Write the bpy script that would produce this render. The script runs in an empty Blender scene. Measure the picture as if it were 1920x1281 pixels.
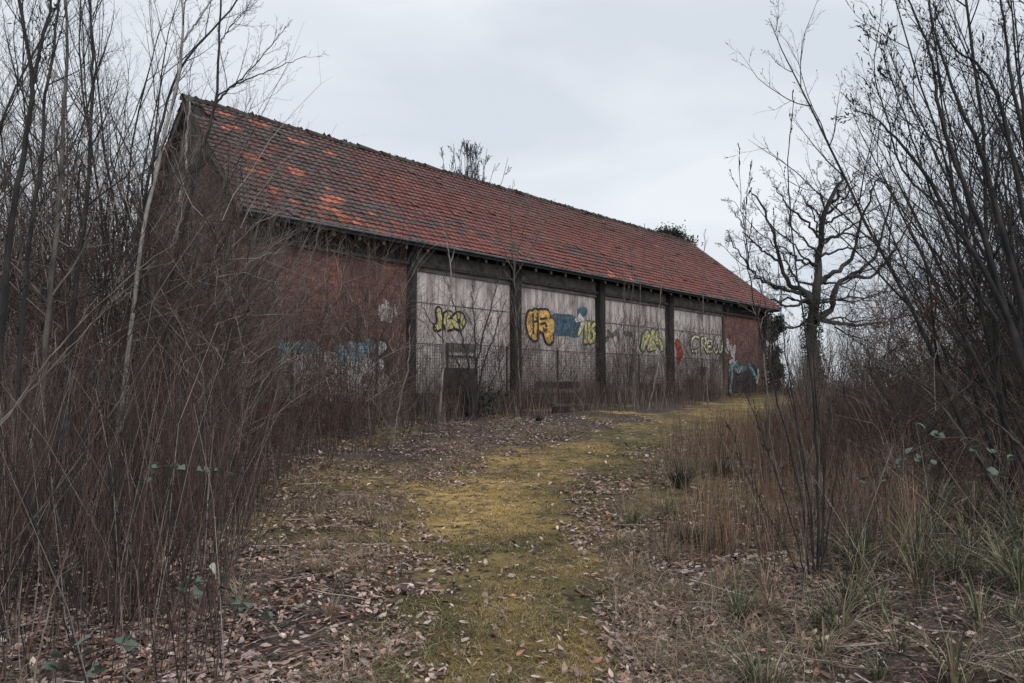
import bpy, math, random
import numpy as np
from mathutils import Vector, noise as mnoise

# ------------------------------------------------------------------ camera, sky, light
SC = bpy.context.scene
COL = SC.collection
FPX = 1400.0
HOR = 85.5
PITCH = math.atan(HOR / FPX)
EYE = np.array([0.0, 0.0, 1.6])
cam_d = bpy.data.cameras.new("camera")
cam = bpy.data.objects.new("camera", cam_d)
COL.objects.link(cam)
cam_d.sensor_width = 36.0
cam_d.lens = FPX / 1920 * 36
cam_d.clip_start = 0.05
cam_d.clip_end = 3000
cam.location = EYE
cam.rotation_euler = (math.pi / 2 + PITCH, 0, 0)
SC.camera = cam

SUN_EL, SUN_AZ = math.radians(42), math.radians(150)
w = bpy.data.worlds.new("World"); SC.world = w; w.use_nodes = True
nt = w.node_tree; N = nt.nodes; Lk = nt.links
N.clear()
wo = N.new("ShaderNodeOutputWorld"); bg = N.new("ShaderNodeBackground")
sky = N.new("ShaderNodeTexSky"); sky.sky_type = 'NISHITA'; sky.sun_disc = False
sky.sun_elevation = SUN_EL; sky.sun_rotation = SUN_AZ
tc = N.new("ShaderNodeTexCoord")
mp = N.new("ShaderNodeMapping"); mp.inputs['Scale'].default_value = (1.0, 1.0, 2.6)
mp.inputs['Rotation'].default_value = (0.35, 0.25, 0.0)
n1 = N.new("ShaderNodeTexNoise"); n1.inputs['Scale'].default_value = 2.1
n1.inputs['Detail'].default_value = 4; n1.inputs['Roughness'].default_value = 0.45
n1.inputs['Distortion'].default_value = 0.5
cr = N.new("ShaderNodeValToRGB")
cr.color_ramp.elements[0].position = 0.40; cr.color_ramp.elements[0].color = (7.2, 7.75, 8.5, 1)
cr.color_ramp.elements[1].position = 0.60; cr.color_ramp.elements[1].color = (8.9, 9.3, 9.8, 1)
mx = N.new("ShaderNodeMix"); mx.data_type = 'RGBA'; mx.inputs[0].default_value = 0.93
Lk.new(tc.outputs['Generated'], mp.inputs['Vector']); Lk.new(mp.outputs[0], n1.inputs['Vector'])
Lk.new(n1.outputs['Fac'], cr.inputs[0]); Lk.new(sky.outputs[0], mx.inputs[6]); Lk.new(cr.outputs[0], mx.inputs[7])
Lk.new(mx.outputs[2], bg.inputs[0]); bg.inputs[1].default_value = 0.1
Lk.new(bg.outputs[0], wo.inputs[0])
sd = bpy.data.lights.new("sun", 'SUN'); sun = bpy.data.objects.new("sun", sd); COL.objects.link(sun)
sd.energy = 1.15; sd.angle = math.radians(25); sd.color = (1.0, 0.95, 0.88)
_d = Vector((math.sin(SUN_AZ) * math.cos(SUN_EL), math.cos(SUN_AZ) * math.cos(SUN_EL), math.sin(SUN_EL)))
sun.rotation_euler = _d.to_track_quat('Z', 'Y').to_euler()
SC.view_settings.view_transform = 'Standard'; SC.view_settings.look = 'None'
SC.view_settings.exposure = 0.0; SC.view_settings.gamma = 1.0
SC.cycles.max_bounces = 4; SC.cycles.diffuse_bounces = 3; SC.cycles.glossy_bounces = 1
SC.cycles.transparent_max_bounces = 12
SC.cycles.use_adaptive_sampling = False
SC.cycles.use_denoising = True

# ------------------------------------------------------------------ projection helpers (photo 1920x1281)
_F = np.array([0, math.cos(PITCH), math.sin(PITCH)]); _U = np.array([0, -math.sin(PITCH), math.cos(PITCH)])
_R = np.array([1.0, 0, 0])
def ray(px, py):
    d = _F * FPX + _R * (px - 960) - _U * (py - 640.5)
    return d / d[1]
def P(px, py, Y):
    return EYE + ray(px, py) * Y
def proj(p):
    q = np.asarray(p, float) - EYE
    z = q @ _F
    return 960 + FPX * (q @ _R) / z, 640.5 - FPX * (q @ _U) / z

# ------------------------------------------------------------------ noise and ground height
def vnoise(x, y, seed=0):
    x = np.asarray(x, float); y = np.asarray(y, float)
    xi = np.floor(x).astype(np.int64); yi = np.floor(y).astype(np.int64)
    fx = x - xi; fy = y - yi
    fx = fx * fx * (3 - 2 * fx); fy = fy * fy * (3 - 2 * fy)
    def h(a, b):
        n = (a * 374761393 + b * 668265263 + seed * 974634777) & 0xffffffff
        n = ((n ^ (n >> 13)) * 1274126177) & 0xffffffff
        return ((n ^ (n >> 16)) & 0xffff) / 65535.0
    return (h(xi, yi) * (1 - fx) + h(xi + 1, yi) * fx) * (1 - fy) + (h(xi, yi + 1) * (1 - fx) + h(xi + 1, yi + 1) * fx) * fy
def fbm(x, y, seed=0, o=4):
    s = 0; a = .5
    for k in range(o):
        s = s + a * vnoise(x * 2 ** k + 17 * k, y * 2 ** k - 9 * k, seed + k); a *= .5
    return s / (1 - .5 ** o)
PATH = [(-0.05, 0, .6), (-0.05, 4.4, .62), (-0.12, 7.1, .95), (0.1, 10, 1.45), (1.05, 13, 1.45), (3.0, 17.5, 1.6), (6.3, 23, 1.75), (10.3, 31, 1.9), (13.5, 42, 1.5), (18, 60, 1.5)]
_pa = np.array(PATH)
def moss(x, y):
    x = np.asarray(x, float); y = np.asarray(y, float)
    c = np.interp(y, _pa[:, 1], _pa[:, 0]); hw = np.interp(y, _pa[:, 1], _pa[:, 2])
    e = (fbm(x * 1.1, y * .9, 5) - .5) * 1.5 + (fbm(x * 4.5, y * 4.5, 6) - .5) * 1.1
    d = np.abs(x - c) / hw + e
    return np.clip((1.25 - d) / .75, 0, 1)
def ochre(x, y):
    g = np.exp(-((x + .55) / 1.0) ** 2 - ((y - 9.2) / 2.3) ** 2) + .8 * np.exp(-((x - .2) / 1.5) ** 2 - ((y - 13.5) / 1.8) ** 2) + .5 * np.exp(-((y - 27) / 7.0) ** 2)
    return np.clip(g * 1.0 + (fbm(x * 1.2, y * 1.2, 83) - .5) * 1.6, 0, 1)
def gz(x, y):
    x = np.asarray(x, float); y = np.asarray(y, float)
    yy = np.clip(y, -5, 46)
    z = .03 * yy
    c = np.interp(y, _pa[:, 1], _pa[:, 0]); off = np.abs(x - c)
    far = np.clip(1 - (np.abs(y) - 60) / 60, 0.0, 1)
    side = np.clip((off - 1.0) / 2.5, 0, 1)
    z = z + side * (.10 + .18 * (fbm(x * .5, y * .5, 3) - .45)) * far
    z = z + (.03 + .05 * side) * (fbm(x * 3, y * 3, 8) - .5) * far + .022 * (fbm(x * 9, y * 9, 9, 2) - .5) * (np.abs(y) < 16)
    z = z + .05 * (fbm(x * .8, y * .8, 11) - .5) * far
    return z
def G(x, y):
    return float(gz(x, y))

# ------------------------------------------------------------------ mesh helpers
def link(o):
    COL.objects.link(o); return o
def np_mesh(name, V, F, mat, col=None, smooth=False, mats=None, midx=None):
    """V (n,3); F list of int arrays (k,3) or (k,4)"""
    me = bpy.data.meshes.new(name)
    V = np.ascontiguousarray(V, np.float32)
    F = [np.asarray(f, np.int32) for f in (F if isinstance(F, list) else [F]) if len(f)]
    me.vertices.add(len(V)); me.vertices.foreach_set("co", V.ravel())
    nl = sum(f.size for f in F); nf = sum(len(f) for f in F)
    me.loops.add(nl); me.polygons.add(nf)
    me.loops.foreach_set("vertex_index", np.concatenate([f.ravel() for f in F]))
    st = []; s = 0
    for f in F:
        k = f.shape[1]; st.append(np.arange(len(f), dtype=np.int32) * k + s); s += f.size
    me.polygons.foreach_set("loop_start", np.concatenate(st))
    me.polygons.foreach_set("use_smooth", np.full(nf, smooth))
    if midx is not None: me.polygons.foreach_set("material_index", midx.astype(np.int32))
    me.update(calc_edges=True)
    if col is not None:
        a = me.color_attributes.new("Col", 'FLOAT_COLOR', 'POINT')
        c = np.ones((len(V), 4), np.float32); c[:, :3] = col
        a.data.foreach_set("color", c.ravel())
    for m in (mats or [mat]): me.materials.append(m)
    return me
def obj(name, me, parent=None, loc=None):
    o = bpy.data.objects.new(name, me); link(o)
    if parent is not None: o.parent = parent
    if loc is not None: o.location = loc
    return o
def tag(o, label=None, cat=None, group=None, kind=None):
    if label: o["label"] = label
    if cat: o["category"] = cat
    if group: o["group"] = group
    if kind: o["kind"] = kind
    return o
def empty(name, loc=(0, 0, 0), rz=0.0, **k):
    o = bpy.data.objects.new(name, None); link(o); o.location = loc; o.rotation_euler = (0, 0, rz)
    o.empty_display_size = .2
    return tag(o, **k)
class MB:
    """collects boxes / strips"""
    def __init__(s): s.v = []; s.f = []; s.c = []
    def add(s, vs, fs, c=None):
        n = len(s.v); s.v += [tuple(v) for v in vs]; s.f += [tuple(i + n for i in f) for f in fs]
        if c is not None: s.c += [c] * len(vs)
    def box(s, a, b, c=None):
        x0, y0, z0 = a; x1, y1, z1 = b
        s.add([(x0, y0, z0), (x1, y0, z0), (x1, y1, z0), (x0, y1, z0), (x0, y0, z1), (x1, y0, z1), (x1, y1, z1), (x0, y1, z1)],
              [(0, 3, 2, 1), (4, 5, 6, 7), (0, 1, 5, 4), (1, 2, 6, 5), (2, 3, 7, 6), (3, 0, 4, 7)], c)
    def mesh(s, name, mat, smooth=False):
        me = bpy.data.meshes.new(name); me.from_pydata(s.v, [], s.f); me.update()
        if s.c:
            a = me.color_attributes.new("Col", 'FLOAT_COLOR', 'POINT')
            c = np.ones((len(s.v), 4), np.float32); c[:, :3] = np.array(s.c); a.data.foreach_set("color", c.ravel())
        if smooth: me.polygons.foreach_set("use_smooth", [True] * len(me.polygons))
        me.materials.append(mat); return me
def tubes(Pts, R, sides):
    """Pts (S,M,3) R (S,M) -> V, F"""
    S, M, _ = Pts.shape
    T = np.gradient(Pts, axis=1); T /= np.linalg.norm(T, axis=2, keepdims=True) + 1e-9
    ref = np.where(np.abs(T[:, :1, 2:3]) > .8, np.array([1.0, .1, 0]), np.array([.1, 0, 1.0]))
    ref = np.broadcast_to(ref, T.shape)
    A = np.cross(T, ref); A /= np.linalg.norm(A, axis=2, keepdims=True) + 1e-9
    B = np.cross(T, A)
    an = np.arange(sides) * 2 * np.pi / sides
    V = Pts[:, :, None] + R[:, :, None, None] * (np.cos(an)[None, None, :, None] * A[:, :, None] + np.sin(an)[None, None, :, None] * B[:, :, None])
    idx = np.arange(S * M * sides).reshape(S, M, sides)
    a = idx[:, :-1]; b = idx[:, 1:]
    F = np.stack([a, np.roll(a, -1, 2), np.roll(b, -1, 2), b], -1).reshape(-1, 4)
    return V.reshape(-1, 3), F
def join(parts):
    V = []; F = {}; C = []; n = 0
    for p in parts:
        v, f = p[0], p[1]
        V.append(v)
        for ff in (f if isinstance(f, list) else [f]):
            if len(ff): F.setdefault(ff.shape[1], []).append(ff + n)
        if len(p) > 2: C.append(np.broadcast_to(p[2], v.shape))
        n += len(v)
    return np.concatenate(V), [np.concatenate(x) for x in F.values()], (np.concatenate(C) if C else None)

# ------------------------------------------------------------------ materials
def mat(name, rough=0.85, spec=0.2):
    m = bpy.data.materials.new(name); m.use_nodes = True
    b = m.node_tree.nodes["Principled BSDF"]
    b.inputs['Roughness'].default_value = rough
    b.inputs['Specular IOR Level'].default_value = spec
    return m, m.node_tree, b
def noise_mix(nt, c1, c2, scale=5, detail=4, lo=.35, hi=.65, coord='Object', vec=None, mapscale=None):
    N = nt.nodes; L = nt.links
    n = N.new("ShaderNodeTexNoise"); n.inputs['Scale'].default_value = scale; n.inputs['Detail'].default_value = detail
    t = N.new("ShaderNodeTexCoord"); src = t.outputs[coord] if vec is None else vec
    if mapscale:
        mp = N.new("ShaderNodeMapping"); mp.inputs['Scale'].default_value = mapscale; L.new(src, mp.inputs[0]); src = mp.outputs[0]
    L.new(src, n.inputs['Vector'])
    r = N.new("ShaderNodeMapRange"); r.inputs[1].default_value = lo; r.inputs[2].default_value = hi
    L.new(n.outputs['Fac'], r.inputs[0])
    m = N.new("ShaderNodeMix"); m.data_type = 'RGBA'; L.new(r.outputs[0], m.inputs[0])
    for s, c in ((6, c1), (7, c2)):
        if isinstance(c, tuple): m.inputs[s].default_value = (*c, 1)
        else: L.new(c, m.inputs[s])
    return m.outputs[2], n.outputs['Fac']
def bump(nt, b, h, strength=.5, dist=.02):
    n = nt.nodes.new("ShaderNodeBump"); n.inputs['Strength'].default_value = strength; n.inputs['Distance'].default_value = dist
    nt.links.new(h, n.inputs['Height']); nt.links.new(n.outputs[0], b.inputs['Normal'])
def simple(name, c1, c2, scale=6, rough=.85, lo=.35, hi=.65, bm=0, mapscale=None, detail=4, vary=0.0):
    m, nt, b = mat(name, rough)
    o, f = noise_mix(nt, c1, c2, scale, detail, lo, hi, mapscale=mapscale)
    if vary:
        oi = nt.nodes.new("ShaderNodeObjectInfo"); r = nt.nodes.new("ShaderNodeMapRange")
        r.inputs[3].default_value = 1 - vary; r.inputs[4].default_value = 1 + vary
        nt.links.new(oi.outputs['Random'], r.inputs[0])
        hs = nt.nodes.new("ShaderNodeHueSaturation"); nt.links.new(r.outputs[0], hs.inputs['Value']); nt.links.new(o, hs.inputs['Color'])
        o = hs.outputs[0]
    nt.links.new(o, b.inputs['Base Color'])
    if bm: bump(nt, b, f, bm)
    return m
def colmat(name, rough=.85, nz=.35, scale=30, twosided=False):
    m, nt, b = mat(name, rough)
    a = nt.nodes.new("ShaderNodeVertexColor"); a.layer_name = "Col"
    n = nt.nodes.new("ShaderNodeTexNoise"); n.inputs['Scale'].default_value = scale
    t = nt.nodes.new("ShaderNodeTexCoord"); nt.links.new(t.outputs['Object'], n.inputs['Vector'])
    r = nt.nodes.new("ShaderNodeMapRange"); r.inputs[3].default_value = 1 - nz; r.inputs[4].default_value = 1 + nz
    r.inputs[1].default_value = .3; r.inputs[2].default_value = .7
    nt.links.new(n.outputs['Fac'], r.inputs[0])
    h = nt.nodes.new("ShaderNodeHueSaturation"); nt.links.new(r.outputs[0], h.inputs['Value']); nt.links.new(a.outputs[0], h.inputs['Color'])
    nt.links.new(h.outputs[0], b.inputs['Base Color'])
    if twosided:
        b.inputs['Subsurface Weight'].default_value = 0
    return m
M_dark = simple("bark_dark", (.024, .024, .027), (.06, .054, .05), 14, vary=.25, mapscale=(1, 1, .4))
M_grey = simple("bark_grey", (.065, .06, .057), (.19, .17, .155), 12, vary=.3, mapscale=(1, 1, .4))
M_pale = simple("bark_pale", (.13, .12, .115), (.36, .33, .31), 9, vary=.15, mapscale=(1, 1, .5))
M_red = simple("bark_red", (.075, .045, .04), (.15, .10, .085), 8, vary=.25)
M_tan = simple("bark_tan", (.13, .105, .09), (.32, .265, .23), 8, vary=.2)
M_twig = colmat("twig_mixed", .8, .3, 12)
M_leafl = colmat("leaf_litter", .8, .25, 40)
M_blade = colmat("grass_blade", .75, .2, 20)
M_bram = simple("bramble_leaf", (.08, .11, .085), (.17, .22, .17), 25, rough=.5, vary=.2)
M_ivy = colmat("ivy_leaf", .6, .3, 8)

def brick_mat(name, c1, c2, mortar, dirt, sooty):
    m, nt, b = mat(name, .92, .1)
    t = nt.nodes.new("ShaderNodeTexCoord")
    sx = nt.nodes.new("ShaderNodeSeparateXYZ"); nt.links.new(t.outputs['Object'], sx.inputs[0])
    ad = nt.nodes.new("ShaderNodeMath"); ad.operation = 'ADD'; nt.links.new(sx.outputs[0], ad.inputs[0]); nt.links.new(sx.outputs[1], ad.inputs[1])
    cb = nt.nodes.new("ShaderNodeCombineXYZ"); nt.links.new(ad.outputs[0], cb.inputs[0]); nt.links.new(sx.outputs[2], cb.inputs[1])
    br = nt.nodes.new("ShaderNodeTexBrick")
    br.inputs['Color1'].default_value = (*c1, 1); br.inputs['Color2'].default_value = (*c2, 1); br.inputs['Mortar'].default_value = (*mortar, 1)
    br.inputs['Scale'].default_value = 1; br.inputs['Brick Width'].default_value = .27; br.inputs['Row Height'].default_value = .09
    br.inputs['Mortar Size'].default_value = .013; br.inputs['Bias'].default_value = -.2
    nt.links.new(cb.outputs[0], br.inputs['Vector'])
    o, f = noise_mix(nt, br.outputs['Color'], dirt, .9, 6, .48, .68)
    o2, _ = noise_mix(nt, o, sooty, 3.5, 5, .55, .8)
    nt.links.new(o2, b.inputs['Base Color'])
    bump(nt, b, br.outputs['Fac'], -.6, .01)
    return m
M_brick = brick_mat("brick_red", (.17, .07, .06), (.42, .17, .135), (.15, .12, .11), (.12, .075, .066), (.06, .05, .048))
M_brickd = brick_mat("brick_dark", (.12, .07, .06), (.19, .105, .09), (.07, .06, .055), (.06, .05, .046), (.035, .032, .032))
M_tile = colmat("roof_tile", .8, .25, 25)
def wood(name, a, c, ms=(1, 1, .12), sc=14):
    return simple(name, a, c, sc, rough=.9, bm=.3, mapscale=ms)
M_timber = wood("timber_black", (.018, .02, .022), (.045, .043, .042))
M_board = wood("board_weathered", (.05, .043, .038), (.12, .10, .09))
M_conc = simple("concrete_dirty", (.09, .083, .078), (.22, .20, .188), 3, bm=.2)
M_concd = simple("concrete_dark", (.03, .03, .03), (.075, .07, .066), 3, bm=.2)
M_zinc = simple("zinc_gutter", (.16, .19, .21), (.38, .41, .43), 2.5, rough=.5)
M_wire = simple("wire_galvanised", (.04, .038, .038), (.10, .09, .085), 3, rough=.6)
M_void = simple("opening_dark", (.012, .014, .016), (.03, .032, .036), 3)
M_door = simple("door_brown", (.05, .028, .024), (.09, .05, .042), 5)
M_whit = simple("paint_offwhite", (.38, .37, .36), (.55, .54, .53), 3)
def panel_mat():
    m, nt, b = mat("panel_cladding", .85, .15)
    t = nt.nodes.new("ShaderNodeTexCoord"); mp = nt.nodes.new("ShaderNodeMapping"); mp.inputs['Scale'].default_value = (2.2, 1, .18)
    nt.links.new(t.outputs['Object'], mp.inputs[0])
    o, f = noise_mix(nt, (.38, .33, .325), (.68, .61, .60), 2.0, 6, .38, .6, vec=mp.outputs[0])
    o1, _ = noise_mix(nt, o, (.17, .145, .14), 1.1, 7, .52, .74)
    mp2 = nt.nodes.new("ShaderNodeMapping"); mp2.inputs['Scale'].default_value = (9, 1, .35); nt.links.new(t.outputs['Object'], mp2.inputs[0])
    o2, _ = noise_mix(nt, o1, (.12, .105, .10), 1.4, 4, .54, .78, vec=mp2.outputs[0])
    # boards get darker towards the bottom
    sx = nt.nodes.new("ShaderNodeSeparateXYZ"); nt.links.new(t.outputs['Object'], sx.inputs[0])
    r = nt.nodes.new("ShaderNodeMapRange"); r.inputs[1].default_value = 3.3; r.inputs[2].default_value = 1.2; r.inputs[4].default_value = .28
    nt.links.new(sx.outputs[2], r.inputs[0])
    mm = nt.nodes.new("ShaderNodeMix"); mm.data_type = 'RGBA'; nt.links.new(r.outputs[0], mm.inputs[0]); nt.links.new(o2, mm.inputs[6]); mm.inputs[7].default_value = (.13, .11, .11, 1)
    nt.links.new(mm.outputs[2], b.inputs['Base Color'])
    wv = nt.nodes.new("ShaderNodeTexWave"); wv.inputs['Scale'].default_value = 2.6; nt.links.new(t.outputs['Object'], wv.inputs[0])
    bump(nt, b, wv.outputs['Fac'], .5, .03)
    return m
M_panel = panel_mat()
def paint(name, c, w=.3):
    m = simple("paint_" + name, tuple(x * (1 - w) for x in c), tuple(min(1, x * (1 + w)) for x in c), 5, rough=.75)
    nt = m.node_tree; b = nt.nodes["Principled BSDF"]; t = nt.nodes.new("ShaderNodeTexCoord"); n = nt.nodes.new("ShaderNodeTexNoise"); n.inputs['Scale'].default_value = 7; n.inputs['Detail'].default_value = 8; n.inputs['Roughness'].default_value = .7
    nt.links.new(t.outputs['Object'], n.inputs['Vector']); r = nt.nodes.new("ShaderNodeMapRange"); r.inputs[1].default_value = .56; r.inputs[2].default_value = .64; r.inputs[3].default_value = 1; r.inputs[4].default_value = .12
    nt.links.new(n.outputs['Fac'], r.inputs[0]); nt.links.new(r.outputs[0], b.inputs['Alpha']); return m

# ------------------------------------------------------------------ ground
def ground_mat():
    m, nt, b = mat("ground_soil_moss", .95, .1)
    N = nt.nodes; L = nt.links
    t = N.new("ShaderNodeTexCoord")
    at = N.new("ShaderNodeVertexColor"); at.layer_name = "Col"
    sep = N.new("ShaderNodeSeparateColor"); L.new(at.outputs[0], sep.inputs[0])
    soil, f1 = noise_mix(nt, (.028, .023, .021), (.12, .088, .075), 7, 6, .35, .65)
    soil2, _ = noise_mix(nt, soil, (.29, .22, .185), 38, 5, .54, .68)
    ga, f2 = noise_mix(nt, (.08, .07, .036), (.21, .165, .075), 3.2, 7, .38, .62)
    gb, _ = noise_mix(nt, (.32, .22, .09), (.60, .42, .17), 5, 6, .38, .62)
    mo = N.new("ShaderNodeMix"); mo.data_type = 'RGBA'; L.new(sep.outputs[1], mo.inputs[0]); L.new(ga, mo.inputs[6]); L.new(gb, mo.inputs[7]); mo1 = mo.outputs[2]
    mo2, _ = noise_mix(nt, mo1, (.075, .078, .045), 4.0, 7, .50, .66)
    mo3, f3 = noise_mix(nt, mo2, (.42, .33, .20), 42, 5, .56, .8)
    mo4, _ = noise_mix(nt, mo3, (.055, .042, .034), 11, 7, .53, .64)
    mxx = N.new("ShaderNodeMix"); mxx.data_type = 'RGBA'
    n = N.new("ShaderNodeTexNoise"); n.inputs['Scale'].default_value = 9; n.inputs['Detail'].default_value = 6; L.new(t.outputs['Object'], n.inputs['Vector'])
    a = N.new("ShaderNodeMath"); a.operation = 'ADD'; L.new(sep.outputs[0], a.inputs[0]); L.new(n.outputs['Fac'], a.inputs[1])
    r = N.new("ShaderNodeMapRange"); r.inputs[1].default_value = .72; r.inputs[2].default_value = 1.15; L.new(a.outputs[0], r.inputs[0])
    L.new(r.outputs[0], mxx.inputs[0]); L.new(soil2, mxx.inputs[6]); L.new(mo4, mxx.inputs[7])
    L.new(mxx.outputs[2], b.inputs['Base Color'])
    nb = N.new("ShaderNodeTexNoise"); nb.inputs['Scale'].default_value = 40; nb.inputs['Detail'].default_value = 6; L.new(t.outputs['Object'], nb.inputs['Vector'])
    bump(nt, b, nb.outputs['Fac'], .9, .03)
    return m
M_ground = ground_mat()
def build_ground():
    ys = np.concatenate([np.arange(-6, 2, .5), np.arange(2, 14, .07), np.arange(14, 30, .2), np.arange(30, 70, 1.0), np.geomspace(70, 900, 26)])
    t = np.linspace(-1, 1, 261); xs0 = np.sign(t) * (np.abs(t) * 7 + np.abs(t) ** 7 * 60)
    X = np.repeat(xs0[None], len(ys), 0); sc = np.interp(ys, [0, 14, 40, 70, 900], [1, 1.5, 1.8, 3, 30]); X = X * sc[:, None]
    Y = np.repeat(ys[:, None], len(xs0), 1)
    Z = gz(X, Y)
    V = np.stack([X, Y, Z], -1).reshape(-1, 3)
    idx = np.arange(len(V)).reshape(X.shape)
    F = np.stack([idx[:-1, :-1], idx[:-1, 1:], idx[1:, 1:], idx[1:, :-1]], -1).reshape(-1, 4)
    col = np.zeros((len(V), 3)); mo = moss(V[:, 0], V[:, 1]); sd_ = np.clip((fbm(V[:, 0] * .8, V[:, 1] * .8, 55) - .52) * 6, 0, .75) * (np.abs(V[:, 0]) < 6)
    col[:, 0] = np.maximum(mo, sd_); col[:, 1] = ochre(V[:, 0], V[:, 1])
    o = obj("ground", np_mesh("ground", V, F, M_ground, col, True)); tag(o, kind="structure")
build_ground()

# ------------------------------------------------------------------ the barn
ZE = 1.6 + 4.66
def on_height(px, py, z):
    r = ray(px, py); return EYE + r * ((z - EYE[2]) / r[2])
O = on_height(455, 390, ZE)
_vp = ray(2238, 726); TH = math.atan2(_vp[0], _vp[1])
Uv = np.array([math.sin(TH), math.cos(TH), 0]); Vv = np.array([-math.cos(TH), math.sin(TH), 0])
BO = np.array([O[0], O[1], 0.0])
def B(u, v, z): return BO + Uv * u + Vv * v + np.array([0, 0, z])
def solve(f, a, b, target):
    for _ in range(60):
        m = (a + b) / 2
        if f(m) < target: a = m
        else: b = m
    return (a + b) / 2
LEN = solve(lambda u: proj(B(u, 0, ZE))[0], 1, 80, 1463)
HALF = 3.73; ZR = ZE + 3.92
# the ridge ends short of the far eave (hipped end)
RID = solve(lambda u: proj(B(u, HALF, ZR))[0], 1, 80, 1290)
HIP = LEN - RID
VW = .75                                            # wall plane
U0, U1 = .3, LEN - .35
def wall(px, py, v=VW):
    r = ray(px, py); n = Vv; t = ((BO + Vv * v - EYE) @ n) / (r @ n); p = EYE + r * t
    return ((p - BO) @ Uv, p[2])
print("barn", O, "len", LEN, "ridge end", RID, "theta", math.degrees(TH))
barn = empty("brick_barn", tuple(BO), math.pi / 2 - TH,
             label="long derelict brick barn with a steep red tiled roof and graffiti on its walls", cat="barn")
def bpart(name, mb, m, label=None, smooth=False):
    o = obj(name, mb.mesh(name, m, smooth) if isinstance(mb, MB) else mb, barn)
    if label: o["label"] = label
    return o
POST = [wall(x, 600)[0] for x in (767, 963, 1122, 1252)]
PEND = wall(1355, 600)[0]
ZB, ZT = .0, 6.2
# brick walls
m = MB(); m.box((U0, VW, ZB), (POST[0], VW + .3, ZT)); bpart("wall", m, M_brick, "front brick wall left of the pale panels")
m = MB(); m.box((PEND, VW, ZB), (U1, VW + .3, ZT)); bpart("wall", m, M_brick, "front brick wall right of the pale panels")
m = MB(); m.box((POST[0], VW + .12, ZB), (PEND, VW + .3, ZT)); bpart("wall", m, M_concd, "dark wall behind the pale panels")
DW = 2 * HALF - VW
m = MB()
m.add([(U0, VW + .3, ZB), (U0, DW, ZB), (U0, DW, ZT), (U0, HALF, ZR - .25), (U0, VW + .3, ZT),
       (U0 + .3, VW + .3, ZB), (U0 + .3, DW, ZB), (U0 + .3, DW, ZT), (U0 + .3, HALF, ZR - .25), (U0 + .3, VW + .3, ZT)],
      [(0, 4, 3, 2, 1), (5, 6, 7, 8, 9), (0, 5, 9, 4), (4, 9, 8, 3), (3, 8, 7, 2), (2, 7, 6, 1), (1, 6, 5, 0)])
bpart("gable_wall", m, M_brickd, "dark weathered gable end wall")
m = MB(); m.box((U0 + .3, DW - .3, ZB), (U1, DW, ZT)); m.box((U1 - .3, VW + .3, ZB), (U1, DW - .3, ZT))
bpart("wall", m, M_brickd, "rear and far end walls of dark brick")
# dark vertical boards in the top of the gable
m = MB(); rg = random.Random(2)
k = HALF - 1.95
while k < HALF + 1.95:
    wd = .17 + rg.random() * .06; vc = k + wd / 2
    top = ZR - .4 - abs(vc - HALF) * (ZR - ZE) / HALF - .15
    bot = 8.05 + rg.uniform(-.06, .06)
    if top > bot + .1: m.box((U0 - .035 - rg.random() * .015, k + .006, bot), (U0 - .003, k + wd - .006, top))
    k += wd
bpart("gable_boarding", m, M_board, "dark weathered boards in the top of the gable")
# plinth, ledge, lintel bands
zled = wall(770, 493, VW - .15)[1]
m = MB(); m.box((U0 - .05, VW - .16, zled - .06), (U1, VW - .002, zled + .04)); bpart("ledge", m, M_board, "thin ledge running below the eave")
m = MB(); m.box((POST[0] + .2, VW - .05, zled - .20), (PEND, VW + .118, zled - .065)); m.box((POST[0] + .2, VW - .03, zled + .045), (PEND, VW + .118, zled + .46))
bpart("lintel", m, M_conc, "grey lintel band above the pale panels")
m = MB(); m.box((U0 + .3, VW - .04, zled + .045), (POST[0] - .2, VW - .002, ZT - .02)); bpart("eave_boarding", m, M_timber)
m = MB(); m.box((PEND + .01, VW - .04, zled + .045), (U1, VW - .002, ZT - .02)); bpart("eave_boarding", m, M_timber)
# posts
for i, u in enumerate(POST):
    wd = .24 if i == 0 else .38
    m = MB(); m.box((u - wd / 2, VW - .24, .3), (u + wd / 2, VW + .1, ZT + .02)); bpart("post", m, M_timber)
m = MB(); m.box((PEND - .06, VW - .08, .3), (PEND + .06, VW + .1, zled - .21)); bpart("post", m, M_board)
# pale panels
edges = [(POST[0] + .12, POST[1] - .19), (POST[1] + .19, POST[2] - .19), (POST[2] + .19, POST[3] - .19), (POST[3] + .19, PEND - .06)]
ztop = zled - .2; zbot = 1.32
for i, (a, b) in enumerate(edges):
    m = MB(); n = 4; rr = random.Random(i + 4)
    for k in range(n):
        x0 = a + (b - a) * k / n; x1 = a + (b - a) * (k + 1) / n; dv = rr.uniform(0, .012)
        m.box((x0 + .008, VW + .02 + dv, zbot), (x1 - .008, VW + .11, ztop - .005))
    p = bpart("wall_panel", m, M_panel)
    m = MB(); zz = ztop - 1.05
    m.box((a, VW + .004, zz), (b, VW + .019, zz + .03)); obj("batten", m.mesh("batten", M_conc), p)
    m = MB(); m.box((a, VW + .004, zbot + .02), (b, VW + .019, zbot + .09)); obj("batten", m.mesh("batten", M_conc), p)
def opening(px0, px1, py0, py1, mt, name, lab, d=.03):
    u0, z0 = wall(px0, py0); u1, z1 = wall(px1, py1); zt = wall((px0 + px1) / 2, py0)[1]; zb = wall((px0 + px1) / 2, py1)[1]
    m = MB(); m.box((u0, VW - d, zb), (u1, VW + .015, zt)); return bpart(name, m, mt, lab)
opening(828, 894, 690, 742, M_concd, "door", "dark door in the first pale panel")
opening(832, 890, 644, 662, M_conc, "window", "grimy window over the dark door", .02)
opening(838, 890, 662, 667, M_whit, "sill", "white sill above the dark door", .09)
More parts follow.
